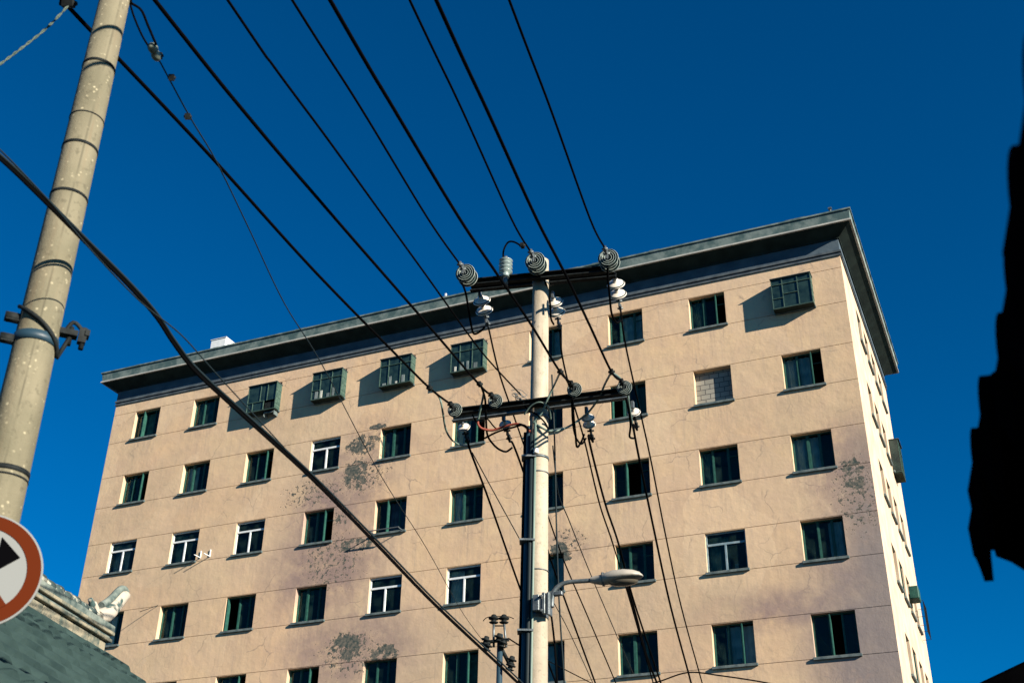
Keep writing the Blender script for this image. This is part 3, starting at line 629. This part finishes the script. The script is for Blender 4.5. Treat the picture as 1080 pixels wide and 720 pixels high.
def lamp_body():
    b = MB(); n = 20; st = [(0, .035, .032, .030), (.08, .052, .040, .045), (.22, .066, .048, .062), (.26, .085, .058, .062), (.45, .120, .082, .052), (.65, .130, .084, .04), (.82, .112, .070, .025), (.94, .075, .045, .012), (1, .02, .012, .004)]
    vs = []
    for t, w, ht, hb in st:
        for i in range(n):
            th = 2*math.pi*i/n; yy = math.sin(th); vs.append(h0+hd*(t*HL)+hs*math.cos(th)*w+hu*(yy*(ht if yy > 0 else hb)))
    m = len(st); b.add(vs, [(j*n+i, j*n+(i+1) % n, (j+1)*n+(i+1) % n, (j+1)*n+i) for j in range(m-1) for i in range(n)], 0, True)
    b.add([vs[i] for i in range(n)], [tuple(range(n))]); b.add([vs[-n+i] for i in range(n)], [tuple(range(n))]); return b
lamp_body().build('lamp_head', M['lamp'], lamp)
c_ = h0+hd*HL*.62-hu*.045; b = MB(); vs = []
for j in range(5):
    ph = j/4*math.pi/2
    for i in range(20): th = 2*math.pi*i/20; vs.append(c_+hd*math.cos(th)*.165*math.cos(ph)+hs*math.sin(th)*.088*math.cos(ph)-hu*math.sin(ph)*.045)
b.add(vs, [(j*20+i, j*20+(i+1) % 20, (j+1)*20+(i+1) % 20, (j+1)*20+i) for j in range(4) for i in range(20)], 0, True); b.build('lens', M['lamp_under'], lamp)
b = MB(); q = h0+hd*HL*.24; b.lathe(q-hd*.01, hd, [(0, .068), (.0, .074), (.02, .074), (.02, .068)], 20, close=False); b.build('clip_ring', M['galv'], lamp)

# ------------------------------------------------------------ left utility pole
LD = 5.2; KS = LD/7; LTop = at_dist(121, 0, LD); LB = at_dist(65.5, 240, LD); ld = (LTop-LB)/(LTop.z-LB.z); lbase = LTop-ld*LTop.z
lr = lambda z: .0775+(6.4-z)*.0072
lax = lambda z: lbase+ld*z
lp_ = empty('utility_pole', lbase, 'tall speckled concrete utility pole at the left edge with dark wire ties round it', 'utility pole', 'concrete utility poles')
MB().lathe(lbase, ld, [(0, lr(0)), (4, lr(4)), (8.49, lr(8.5)), (8.5, lr(8.5)-.02)], 48).build('shaft', M['pole2'], lp_, loc=lbase)
lz = lambda y, x=60: at_dist(x, y, LD).z
for y_, h_, mm in ((73, .016, 'steel'), (128, .006, 'steel'), (159, .016, 'steel'), (210, .015, 'steel'), (500, .022, 'steel'), (507, .008, 'steel')):
    z_ = lz(y_, 120-(y_*.225)); band(lax(z_), lr(z_)-.003, h_, M[mm], lp_, 'wire_tie', .006, ld)
z_ = lz(362, 38); band(lax(z_), lr(z_)-.003, .046, M['conduit'], lp_, 'clamp_collar', .009, ld)
lr_ = V((math.cos(R_(-48.5)), -math.sin(R_(-48.5)), 0)); lt_ = V((math.sin(R_(-48.5)), math.cos(R_(-48.5)), 0))
hz = lz(352, 74); hx = lax(hz)+lr_*(lr(hz)+.055)
b = MB(); A3 = (lr_, lt_, V((0, 0, 1))); Q = lambda x, z: hx+lr_*x*KS+V((0, 0, z*KS))
b.box(Q(-.03, 0), (.09, .05, .028), A3); b.box(Q(.06, 0), (.036, .036, .072), A3); b.tube(spline([Q(-.05, 0), Q(-.01, .085), Q(.045, .05)], 4), .010); b.cyl(Q(-.01, -.08), Q(-.01, .05), .010); b.cyl(Q(.065, -.09), Q(.065, .06), .012); b.box(Q(.085, .02), (.02, .05, .03), A3)
b.build('cable_anchor', M['steel'], lp_)
for y_, x_ in ((336, 12), (357, 2)):
    z_ = lz(y_, x_); c_ = lax(z_)-lr_*(lr(z_)+.015)-lt_*.015; MB().box(c_, (.075, .037, .037), A3).cyl(c_-lr_*.045, c_+lr_*.015, .024).build('clamp_bolt', M['steel'], lp_)
# slack loop of wire sloping round the shaft to the anchor
pts = []
z_a = lz(327, 30)
for i in range(15):
    a = math.pi*(1.08-1.05*i/14); z_ = z_a+(.03-.0165*i-.00045*i*i)*KS; pts.append(lax(z_)+lr_*math.cos(a)*(lr(z_)+.009)-lt_*math.sin(a)*(lr(z_)+.009))
pts.append(hx+V((0, 0, .015))); MB().tube(spline(pts, 2), .0105, 8).build('wire_tie', M['steel'], lp_)

# ------------------------------------------------------------ round road sign
sc_d = 4.99; sp = at_dist(-21, 600, sc_d); sn = (V((CAM.x, CAM.y, 0))-V((sp.x, sp.y, 0))).normalized(); depth = (sp-CAM).dot(FW); SR = 62.5*depth/F
sx = V((-sn.y, sn.x, 0)); 
if sx.dot(RX) < 0: sx = -sx
sz = V((0, 0, 1))
sign = empty('road_sign', sp, 'round road sign with red ring, slash and black arrow, fixed on the left pole', 'road sign')
def ringpoly(b, r0, r1, off, n=64):
    vs = [sp+sn*off+sx*math.cos(2*math.pi*i/n)*r+sz*math.sin(2*math.pi*i/n)*r for r in (r0, r1) for i in range(n)]
    b.add(vs, [(i, (i+1) % n, n+(i+1) % n, n+i) for i in range(n)])
b = MB(); b.lathe(sp, sn, [(-.012, SR*.97), (-.012, SR), (.0, SR), (.0, SR-.004)], 64); b.build('panel', M['sign_white'], sign)
b = MB(); ringpoly(b, SR*.74, SR*.965, .003); b.build('red_ring', M['sign_red'], sign)
U = SR/63
# bent arrow: stem up, then to the right with its head
arrow = [(-22, -34), (-10, -34), (-10, 6), (-2, 12.5), (14, 12.5), (14, -1), (36.5, 18.5), (14, 38), (14, 24.5), (-4, 24.5), (-14, 21), (-22, 10)]
MB().prism([(x*U, y*U) for x, y in arrow], sp+sn*.003, sx, sz, sn, .002).build('arrow', M['sign_black'], sign)
an = R_(-48); ax_, bx_ = (math.cos(an), math.sin(an)), (-math.sin(an), math.cos(an)); L_, W_ = 47.5, 6.8; off_ = -5
pl = [(ax_[0]*a+bx_[0]*(c+off_), ax_[1]*a+bx_[1]*(c+off_)) for a, c in ((-L_, -W_), (L_, -W_), (L_, W_), (-L_, W_))]
MB().prism([(x*U, y*U) for x, y in pl], sp+sn*.006, sx, sz, sn, .002).build('red_slash', M['sign_red'], sign)
z_ = sp.z; b = MB()
for dz in (-.09, .09): b.lathe(lax(z_+dz)-ld*.02, ld, [(0, lr(z_)+.001), (0, lr(z_)+.012), (.04, lr(z_)+.012), (.04, lr(z_)+.001)], 32, close=False); b.box(lax(z_+dz)+sn*(lr(z_)+.03), (.03, .06, .03), (sx, sn, sz))
b.build('bracket', M['galv'], sign)

# ------------------------------------------------------------ overhead wires
def wire(pts, r, label, m='wire', group=None, name='overhead_wire', cat='overhead wire', n=7):
    o = MB().tube(pts, r, n).build(name, M[m]); return tag(o, label, cat, group)
def in_span(lst, end, vdir=WV):
    """pixels of a span that hangs in the vertical plane along vdir through its end"""
    nrm = V((vdir.y, -vdir.x, 0)).normalized(); return [on_plane(x, y, end, nrm) for x, y in lst]
nv = V((near_dir.x, near_dir.y, 0)).normalized(); fv = V((far_dir.x, far_dir.y, 0)).normalized()
G1 = 'wires coming in from the upper left'; G2 = 'wires going on past the pole'
def near_span(lst, end, r, label, m='wire'):
    pts = in_span(lst, end, nv); d = (pts[0]-pts[1]).normalized()
    k = [pts[0]+(d+V((0, 0, .01*i)))*i*2.2 for i in (6, 4, 2)]       # on past the camera, out of the picture
    return wire(spline(k+pts+[end], 8), r, label, m, G1)
near_span([(65, 0), (125, 62), (225, 168), (330, 284), (415, 371), (452, 408)], LE[0], .0130, 'black wire passing behind the left pole to the left end of the lower crossarm')
near_span([(163, 0), (270, 133), (360, 238), (443, 333), (505, 405)], LE[1], .0130, 'thick black wire ending left of the pole, second on the lower crossarm')
near_span([(348, 0), (416, 116), (484.4, 230), (525.6, 291), (560, 342), (590, 391)], LE[2], .0130, 'thick black wire crossing in front of the pole to the lower crossarm right of it')
near_span([(460, 0), (515, 119), (565.6, 230), (596.7, 290), (622, 343), (645, 392)], LE[3], .0130, 'thick black wire ending at the right tip of the lower crossarm')
near_span([(308, 0), (380, 113), (451, 230)], NE[0], .012, 'thin wire ending at the ribbed insulator on the left end of the upper crossarm')
near_span([(432, 0), (486, 113), (539, 230)], NE[1], .012, 'thin wire ending at the ribbed insulator on top of the pole')
near_span([(537, 0), (580, 113), (622, 230)], NE[2], .012, 'thin wire ending at the ribbed insulator on the right end of the upper crossarm')
e_ = arm(549, 416, -.2)
near_span([(240, 0), (290, 72), (345, 146), (400, 222), (450, 291), (498, 358), (520, 385)], e_, .009, 'thinnest wire of the bunch, tied to the pole at the lower crossarm')
def far_span(lst, start, r, label, m='wire'):
    pts = in_span(lst, start, fv); d = (pts[-1]-pts[-2]).normalized()
    return wire(spline([start]+pts+[pts[-1]+d*3, pts[-1]+d*6+V((0, 0, .1)), pts[-1]+d*9+V((0, 0, .3))], 6), r, label, m, G2)
far_span([(525.6, 390), (539, 430), (556.7, 481), (577, 541), (595.6, 593), (620, 650), (646.7, 713)], FE[0], .012, 'thin wire dropping from the left end of the upper crossarm behind the pole')
far_span([(593, 376), (604, 422), (616, 463), (632, 530), (646, 572), (664, 632), (687, 713)], FE[1], .012, 'left wire of the close pair running down beside the lamp head')
far_span([(661, 370), (685.6, 481), (701.5, 562), (718.6, 640), (740.6, 720)], FE[2], .012, 'rightmost dark wire dropping across the facade from the upper crossarm')
far_span([(496.7, 477), (516.7, 530), (551, 627), (577, 695), (592, 735)], LF[0], .014, 'black wire dropping from the left tip of the lower crossarm into the pole')
far_span([(542, 470), (555.6, 508), (577, 578), (594, 627), (628, 720)], LF[1], .014, 'black wire coming out from behind the pole just below the lamp bracket')
far_span([(621, 463), (638, 530), (652, 572), (668, 632), (697, 720)], LF[2], .014, 'right wire of the close pair running down behind the lamp head')
far_span([(669, 457), (690, 560), (707.5, 640), (729, 720)], LF[3], .014, 'black wire dropping from the right tip of the lower crossarm')
def free(lst, d0, d1, r, label, m='wire', name='overhead_wire', cat='overhead wire', n=7, sub=6):
    """1/depth runs evenly along a straight span"""
    L = [0]
    for i in range(1, len(lst)): L.append(L[-1]+math.hypot(lst[i][0]-lst[i-1][0], lst[i][1]-lst[i-1][1]))
    pts = [at(x, y, 1/((1-l/L[-1])/d0+(l/L[-1])/d1)) for (x, y), l in zip(lst, L)]
    return wire(spline(pts, sub), r, label, m, None, name, cat, n)
free([(498, 477), (527, 530), (560, 590), (580, 628), (600, 665), (630, 730)], 14.2, 22, .007, 'hair thin grey line slanting down behind the pole from the lower crossarm', 'greywire')
free([(582, 395), (585, 470), (587, 560), (590, 640), (596, 730)], 14.2, 13.2, .010, 'thin upright cable hanging close to the right side of the pole', 'greywire')
free([(583, 470), (589, 520), (600, 548), (620, 598), (642, 650), (668, 710)], 15, 22, .008, 'fine line crossing the wall right of the pole and passing behind the lamp arm', 'greywire')
free([(579, 630), (585, 680), (588, 730)], 13.3, 12.6, .012, 'short dark cable hanging from the lamp bracket', 'wire')
free([(662, 619), (671, 650), (681.7, 690), (697, 730)], 20, 25, .022, 'thick black cable seen below the lamp head', 'wire')
# drooping service cable at the bottom
free([(672, 724), (695.6, 718), (726, 708.6), (760, 712), (800, 718), (840, 726)], 26, 26, .016, 'drooping service cable along the bottom edge of the picture', 'wire')
# heavy black cable bundle sweeping across
bund = empty('cable_bundle', at(60, 222, 5.1), 'heavy black cable bundle sweeping from the left edge down past the small pole', 'cable bundle')
BL = [(-60, 118), (0, 167), (40, 205), (90, 255), (135, 300), (164, 333), (184, 363), (208, 393), (260, 441), (330, 505), (395, 571), (462, 640), (545, 718), (566, 742)]
def bundle_pts(dx=0, dy=0, lst=BL, d0=4.75, d1=12.2, add=0.):
    L = [0]
    for i in range(1, len(lst)): L.append(L[-1]+math.hypot(lst[i][0]-lst[i-1][0], lst[i][1]-lst[i-1][1]))
    return spline([at(x+dx, y+dy, 1/((1-l/L[-1])/d0+(l/L[-1])/d1)+add) for (x, y), l in zip(lst, L)], 6)
bundle_r = lambda a, c: [a+(c-a)*min(1, i/55) for i in range(len(bundle_pts()))]
MB().tube(bundle_pts(), bundle_r(.009, .0105), 8).build('cable', M['wire'], bund)
MB().tube(bundle_pts(1.8, -2.4), bundle_r(.006, .0075), 8).build('cable', M['greywire'], bund)
pts = bundle_pts(-.5, .9, add=-.02); pts2 = []
for i, p in enumerate(pts): pts2.append(p+RX*.014*math.cos(i*1.1)+UP*.014*math.sin(i*1.1))
MB().tube(pts, bundle_r(.0055, .007), 6).build('cable', M['wire'], bund)
MB().tube(bundle_pts(0, 0, [(-30, 128), (0, 158), (20, 178), (60, 221), (100, 268), (148, 318), (190, 352), (220, 385), (252, 420), (300, 472)], 4.65, 6.9), .0035, 6).build('cable', M['greywire'], bund)
# guy line with its egg insulator
gl = empty('guy_wire', at(138, 4, 6.5), 'thin guy line with an egg insulator running down from the left pole top', 'guy wire')
GL = [(168, 64), (200, 123), (228, 170), (262, 240), (300, 320), (340, 385), (401, 500), (450, 578), (485.6, 642), (509, 675)]
def gl_pts(lst, d0, d1): 
    L = [0]
    for i in range(1, len(lst)): L.append(L[-1]+math.hypot(lst[i][0]-lst[i-1][0], lst[i][1]-lst[i-1][1]))
    return [at(x, y, 1/((1-l/L[-1])/d0+(l/L[-1])/d1)) for (x, y), l in zip(lst, L)]
MB().tube(spline(gl_pts(GL, 6.62, 20.5), 6), .0045, 6).build('line', M['greywire'], gl)
b = MB(); b.tube(spline(gl_pts([(137, 3), (141, 17), (150, 38), (160, 54)], 6.5, 6.58), 5), .006, 6); b.tube(spline(gl_pts([(139, 4), (149, 11), (156, 27), (165, 48)], 6.46, 6.54), 5), .007, 6)
b.tube([at(134, -25, 6.6), at(138, 4, 6.5)], .009, 6); b.build('loop', M['wire'], gl)
c_ = at(163, 55, 6.58); dd = (at(168, 64, 6.62)-at(160, 46, 6.55)).normalized()
MB().lathe(c_, dd, [(-.055, .008), (-.045, .022), (-.025, .029), (-.007, .026), (0, .02), (.007, .026), (.025, .029), (.045, .022), (.055, .008)], 16).build('egg_insulator', M['egg'], gl)
for x, y in ((160, 50), (168, 59), (181, 82), (198, 123)):
    c_ = at(x, y, 6.56+(y-50)*.0055); MB().box(c_, (.030, .02, .036), (RX, FW, UP)).cyl(c_-RX*.022, c_+RX*.022, .008).build('wire_clip', M['steel'], gl)
# frayed rope tied to the wire behind the left pole
pts = gl_pts([(-25, 88), (0, 68), (24, 50), (50, 29), (74, 4)], 6.2, 6.72); rp = []
sp_ = spline(pts, 12); b = MB()
for k in (0, math.pi): b.tube([p+RX*.0045*math.cos(i*.9+k)+UP*.0045*math.sin(i*.9+k) for i, p in enumerate(sp_)], .004, 5)
tag(b.build('rope', M['rope']), 'frayed light rope tied up in the top left corner', 'rope')
c_ = at(72, 4, 6.72); tag(MB().box(c_, (.07, .04, .045), (RX, FW, UP)).cyl(c_-RX*.05, c_+RX*.05, .014).build('wire_clamp', M['steel'], None, .004), 'dark clamp where the frayed rope meets the overhead wire', 'clamp')

# ------------------------------------------------------------ small steel pole behind
sd = 20.5; s_top = at_dist(527.5, 668, sd); sb = V((s_top.x, s_top.y, 0)); SPx = lambda x, y, o=0: at_dist(x, y, sd+o)
small = empty('utility_pole', sb, 'slim dark steel pole with clustered pin insulators left of the big concrete pole', 'utility pole')
MB().lathe(sb, (0, 0, 1), [(0, .07), (s_top.z-.01, .05), (s_top.z, .03)], 16).build('shaft', M['conduit'], small)
def pin(c, parent, up=V((0, 0, 1)), m='steel', s=1.):
    b = MB(); b.lathe(c, up, [(-.09*s, .02*s), (-.07*s, .07*s), (-.055*s, .085*s), (-.045*s, .045*s), (-.01*s, .045*s), (.0, .09*s), (.02*s, .095*s), (.035*s, .05*s), (.07*s, .045*s), (.08*s, .03*s)], 16); return b.build('pin_insulator', M[m], parent)
for x in (520.8, 531.5):
    pin(SPx(x, 652.5), small)
    MB().tube([SPx(x, 655), SPx(x-.2 if x < 525 else x+1.2, 668), SPx(x if x < 525 else x+2.5, 682)], .022, 6).build('bracket', M['galv'], small)
MB().tube([SPx(521, 659.5), SPx(531.5, 659.5)], .012, 6).tube([SPx(510, 677, -.1), SPx(537, 674, -.1)], .03, 6).tube([SPx(527, 680, -.1), SPx(539, 703, .3)], .035, 6).build('crossarm', M['steel'], small)
for x, y in ((512.5, 675), (514, 681), (526, 672), (530, 678), (539.5, 696), (538.5, 702)): pin(SPx(x, y, -.1), small, V((.3, 0, 1)), s=.95)
b = MB(); b.tube(spline([SPx(509.5, 654.5), SPx(513, 651), SPx(520, 649.5), SPx(531, 649.5), SPx(537, 650), SPx(542, 652)], 5), .008, 5); b.tube([SPx(536, 672.5), SPx(549, 681)], .012, 5); b.build('tie_wire', M['wire'], small)
q = SPx(564, 690); tag(MB().tube(spline([SPx(537, 673), SPx(550, 681, 1), SPx(585, 700, 3), SPx(640, 728, 6)], 6), .011, 6).build('overhead_wire', M['wire']), 'short line leaving the slim steel pole to the right, passing behind the big pole', 'overhead wire')

# ------------------------------------------------------------ traditional house, lower left
HA = R_(-14); hv = V((math.sin(HA), math.cos(HA), 0)); hu_ = V((math.cos(HA), -math.sin(HA), 0)); hz_ = V((0, 0, 1))
RE = at_dist(106, 656, 14.35)                                     # far end of the ridge, near its top edge
house = empty('tiled_house', V((RE.x, RE.y, 0))-hv*4+hu_*0, 'low traditional house with grey tiled roof and lime rendered ridge at the lower left', 'house')
HO = V((RE.x, RE.y, 0)); RZ = RE.z
def hp(v, u, z): return HO+hv*v+hu_*u+hz_*(RZ+z)
LEN = 7.5; SL = math.tan(R_(37)); RUN = 4.0
# tile slope facing the street: rows of curved tiles with overlapping courses
def slope(sign_):
    b = MB(); pitch = .25; nc = int(LEN/pitch); course = .23; nr = int(RUN/course); rn = random.Random(5)
    zf = lambda u: -.44-u*SL+.14*(u/RUN)**2
    for i in range(nc):
        for j in range(nr, -1, -1):
            for kind in (0, 1):                                     # pan, then cover tile
                v = .14-i*pitch-(pitch/2 if kind else 0)+rn.uniform(-.008, .008); u0 = j*course+rn.uniform(-.012, .012); u1 = u0+course*1.35
                lift = (.045 if kind else 0)+rn.uniform(-.004, .006); w = pitch*(.36 if kind else .5); n = 5; tl = rn.uniform(-.008, .008); vs = []
                for (u, dz) in ((u0, 0.), (u1, .060)):
                    for k in range(n+1):
                        a = -1+2*k/n; arc = (1-a*a)*.062*(1 if kind else -1)
                        vs.append(hp(v+a*w+tl*(u-u0)/course, sign_*(.12+u), zf(u)+lift+dz+arc))
                vs += [V(q)-hz_*.055 for q in vs[n+1:2*n+2]]
                b.add(vs, [(k, k+1, n+2+k, n+1+k) for k in range(n)]+[(n+1+k, n+2+k, 2*n+3+k, 2*n+2+k) for k in range(n)])
    m = [(-LEN, .1), (.16, .1), (.16, RUN+.15), (-LEN, RUN+.15)]; b.add([hp(v, sign_*u, zf(u)-.07) for v, u in m], [(0, 1, 2, 3)])
    return b
slope(1).build('roof_slope', M['tile'], house); slope(-1).build('roof_slope', M['tile'], house)
b = MB()
def hbox(b, v0, v1, u, z0, z1, w): b.box(hp((v0+v1)/2, u, (z0+z1)/2), (v1-v0, w, z1-z0), (hv, hu_, hz_))
hbox(b, -LEN, -.04, 0, -.52, -.24, .26); o = b.build('ridge_base', M['ridge_pale'], house, .01)
b = MB(); 
v = -LEN
while v < -.1:
    L_ = random.uniform(.22, .42); e = min(v+L_, -.05); hbox(b, v, e-.015, .135, -.45+random.uniform(-.02, .03), -.26, .03+random.random()*.02); v = e
b.build('lime_stones', M['ridge_pale'], house, .012)
b = MB(); hbox(b, -LEN, .02, 0, -.238, -.20, .36); hbox(b, -LEN, .03, 0, -.158, -.118, .38); b.build('ridge_moulding', M['ridge_pale'], house, .006)
b = MB(); hbox(b, -LEN, 0, 0, -.2, -.158, .30); hbox(b, -LEN, .05, 0, -.118, -.04, .34); b.build('ridge_course', M['ridge_dark'], house, .006)
b = MB()
v = -LEN
while v < -.25:
    L_ = .19; a_, c_ = hp(v, 0, .0+random.uniform(-.015, .018)), hp(v+L_+.01, 0, .0+random.uniform(-.015, .018)); b.cyl(a_, c_, .072, .092, 14); v += L_
b.build('ridge_tile', M['lichen'], house)
# upswept finial at the ridge end
def finial():
    b = MB(); st = [(-.30, -.02, .10, .13), (-.12, .06, .12, .14), (.02, .16, .11, .125), (.14, .28, .10, .105), (.24, .40, .095, .095), (.32, .49, .095, .085), (.39, .54, .085, .075), (.45, .54, .05, .06), (.47, .52, .02, .03)]
    n = 14; vs = []
    for k, (v, z, hh, w) in enumerate(st):
        a = st[max(k-1, 0)]; c = st[min(k+1, len(st)-1)]; t = V((c[0]-a[0], c[1]-a[1])).normalized(); nx, nz = -t.y, t.x
        for i in range(n):
            th = 2*math.pi*i/n; cc, ss = math.cos(th), math.sin(th); q = abs(cc)**.7*(1 if cc > 0 else -1)
            vs.append(hp((v+nx*ss*hh)*.86+.10, q*w*.9, (z+nz*ss*hh)*.80+.03)+V((1, 1, 1))*.012*noise.noise(V((v*9, i, z*9))))
    m = len(st); b.add(vs, [(j*n+i, j*n+(i+1) % n, (j+1)*n+(i+1) % n, (j+1)*n+i) for j in range(m-1) for i in range(n)], 0, True)
    b.add(vs[:n], [tuple(range(n))]); b.add(vs[-n:], [tuple(range(n))]); return b
finial().build('ridge_finial', M['finial'], house)
b = MB(); b.tube(spline([hp(-.14, 0, .0), hp(-.20, .01, .09), hp(-.29, .0, .15), hp(-.33, 0, .18)], 4), [.06]*4+[.05]*4+[.03]*4+[.015], 9); b.build('finial_spur', M['finial'], house)
b = MB()
st = [(-.16, .20), (-.02, .30), (.10, .41), (.20, .52), (.29, .60), (.38, .625), (.44, .60)]
b.tube(spline([hp((v-.02)*.86+.10, 0, (z-.01)*.80+.03) for v, z in st], 4), .045, 10); b.build('finial_cap', M['ridge_dark'], house)
# walls and gable
b = MB(); zt = -.62-RUN*SL*.9+.2
for u in (-RUN*.88, RUN*.88): hbox(b, -LEN+.3, -.1, u, -RZ, -RUN*SL*.86-.3, .3)
b.build('wall', M['greybrick'], house)
for v in (-.26, -LEN+.4):
    b = MB(); b.prism([(-RUN*.84, -RZ), (RUN*.84, -RZ), (RUN*.84, -RUN*SL*.84-.35), (0, -.6), (-RUN*.84, -RUN*SL*.84-.35)], HO+hv*v+hz_*RZ, hu_, hz_, hv, .24); b.build('gable_wall', M['greybrick'], house)

# ------------------------------------------------------------ eave close on the right
EH = .92; EP = lambda x, y: CAM + ray(x, y)*(EH/ray(x, y).z)        # points of the eave's level
E0 = EP(1018, 568); E1 = EP(1098, 112); ev = V((E1.x-E0.x, E1.y-E0.y, 0)).normalized(); eu = V((-ev.y, ev.x, 0))
if eu.dot(RX) < 0: eu = -eu
E0 += eu*.03; E1 += eu*.03
eaveh = empty('tiled_house', V((E0.x, E0.y, 0))+eu*1.5, 'unlit black tiled eave of a near house, its tile ends stepping down the right edge', 'house')
ep = lambda v, u, z: E0+ev*v+eu*u+V((0, 0, z))
ES = math.tan(R_(30)); pitch = .22; nt = int((E1-E0).length/pitch+1.3)
def drip(c, ax, nx):
    dr = [(-.5, .03), (-.47, -.035), (-.34, -.05), (-.16, -.085), (0, -.125), (.16, -.085), (.34, -.05), (.47, -.035), (.5, .03)]
    return MB().prism([(x*pitch*.98, z) for x, z in dr], c, ax, hz_, nx, .018).build('drip_tile', M['black_tile'], eaveh)
def cover(c, ax, nx, n=10, rows=6):
    b = MB(); vs = []
    for r in range(rows+1):
        for i in range(n+1):
            a = math.pi*i/n; vs.append(c+ax*math.cos(a)*pitch*.33+nx*(r*.40)+hz_*(.02+r*.40*ES+math.sin(a)*.085))
    b.add(vs, [(r*(n+1)+i, r*(n+1)+i+1, (r+1)*(n+1)+i+1, (r+1)*(n+1)+i) for r in range(rows) for i in range(n)], 0, True)
    b.prism([(math.cos(math.pi*i/12)*pitch*.33, math.sin(math.pi*i/12)*.085) for i in range(13)], c+hz_*.018-nx*.02, ax, hz_, nx, .02)
    return b.build('cover_tile', M['black_tile'], eaveh)
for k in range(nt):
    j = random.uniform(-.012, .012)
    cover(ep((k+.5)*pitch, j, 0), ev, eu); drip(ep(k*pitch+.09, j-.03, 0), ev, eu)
for k in range(8):                                                 # the hipped end returns to the right
    drip(ep(-.02+random.uniform(-.01, .01), .13+k*pitch, 0), eu, ev); 
    b = MB(); 
    cover(ep(-.02, .11+(k+.5)*pitch, 0), eu, ev, rows=1+min(k, 5))
L_ = nt*pitch-.05
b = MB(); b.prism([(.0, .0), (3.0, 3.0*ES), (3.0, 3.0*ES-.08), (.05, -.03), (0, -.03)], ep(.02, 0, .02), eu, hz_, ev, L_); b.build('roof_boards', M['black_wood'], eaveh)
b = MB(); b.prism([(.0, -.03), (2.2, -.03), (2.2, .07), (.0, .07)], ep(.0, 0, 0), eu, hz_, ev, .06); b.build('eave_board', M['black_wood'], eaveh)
for k in range(int(L_/.5)):
    c0 = ep(.2+k*.5, .12, -.06+.12*ES); c1 = ep(.2+k*.5, 2.6, -.06+2.6*ES); MB().cyl(c0, c1, .045).build('rafter', M['black_wood'], eaveh)
b = MB(); b.prism([(.8, -E0.z), (1.05, -E0.z), (1.05, 1.0*ES-.1), (.8, .8*ES-.1)], ep(.5, 0, 0), eu, hz_, ev, L_-.6); b.build('wall', M['greybrick'], eaveh)

# ------------------------------------------------------------ lower roof further along on the right
q0 = at_dist(1040, 724, 8.0); q1 = at_dist(1100, 697, 8.0)
lowh = empty('tiled_house', V((q0.x+1.6, q0.y+.6, 0)), 'low dark roof just showing in the bottom right corner', 'house')
dq = V((q1.x-q0.x, q1.y-q0.y, 0)).normalized(); nq = V((-dq.y, dq.x, 0)); sl = (q1.z-q0.z)/math.hypot(q1.x-q0.x, q1.y-q0.y)
prof = [(-.5+i*.25, (-.5+i*.25)*sl*(1.12-.02*i)) for i in range(15)]
o_ = V(q0)
b = MB(); b.prism([(a, c) for a, c in prof]+[(a, c-.12) for a, c in reversed(prof)], o_, dq, hz_, nq, 5.0); b.build('roof_slope', M['black_tile'], lowh)
b = MB()
for k in range(22):
    pts = [o_+dq*a+hz_*(c+.012)+nq*(.1+k*.225) for a, c in prof]; b.tube(pts, .05, 6)
b.build('cover_tiles', M['black_tile'], lowh)
b = MB(); b.prism([(.1, -q0.z), (2.9, -q0.z), (2.9, 2.9*sl*.8-.1), (.1, -.14)], o_+nq*.3, dq, hz_, nq, 4.4); b.build('wall', M['greybrick'], lowh)

# ------------------------------------------------------------ light
sundir = V((2.95, -1.0, 1.22)).normalized(); el = math.asin(sundir.z); azs = math.atan2(sundir.x, sundir.y)
ld_ = bpy.data.lights.new('sun', 'SUN'); ld_.energy = 5.0; ld_.angle = R_(.5); ld_.color = (1, .88, .72)
so = bpy.data.objects.new('sun', ld_); col.objects.link(so); so.rotation_euler = sundir.to_track_quat('Z', 'Y').to_euler(); so.location = (30, -40, 40)
w = bpy.data.worlds.new('World'); sc.world = w; w.use_nodes = True; t = w.node_tree; bg = t.nodes['Background']
sky = t.nodes.new('ShaderNodeTexSky'); sky.sky_type = 'NISHITA'; sky.sun_disc = False; sky.sun_elevation = el; sky.sun_rotation = azs
sky.air_density = 1.0; sky.dust_density = 1.2; sky.ozone_density = 3.0; sky.altitude = 1500
tint = t.nodes.new('ShaderNodeMix'); tint.data_type = 'RGBA'; tint.blend_type = 'MULTIPLY'; tint.inputs[0].default_value = 1; tint.inputs[7].default_value = (.001, .475, .80, 1)
gm = t.nodes.new('ShaderNodeGamma'); t.links.new(sky.outputs[0], gm.inputs[0]); gm.inputs[1].default_value = 1.0; t.links.new(gm.outputs[0], tint.inputs[6]); t.links.new(tint.outputs[2], bg.inputs[0]); bg.inputs[1].default_value = .053
vs_ = sc.view_settings; vs_.view_transform = 'Standard'; vs_.look = 'None'; vs_.gamma = 1; vs_.use_curve_mapping = False; vs_.exposure = 1.42
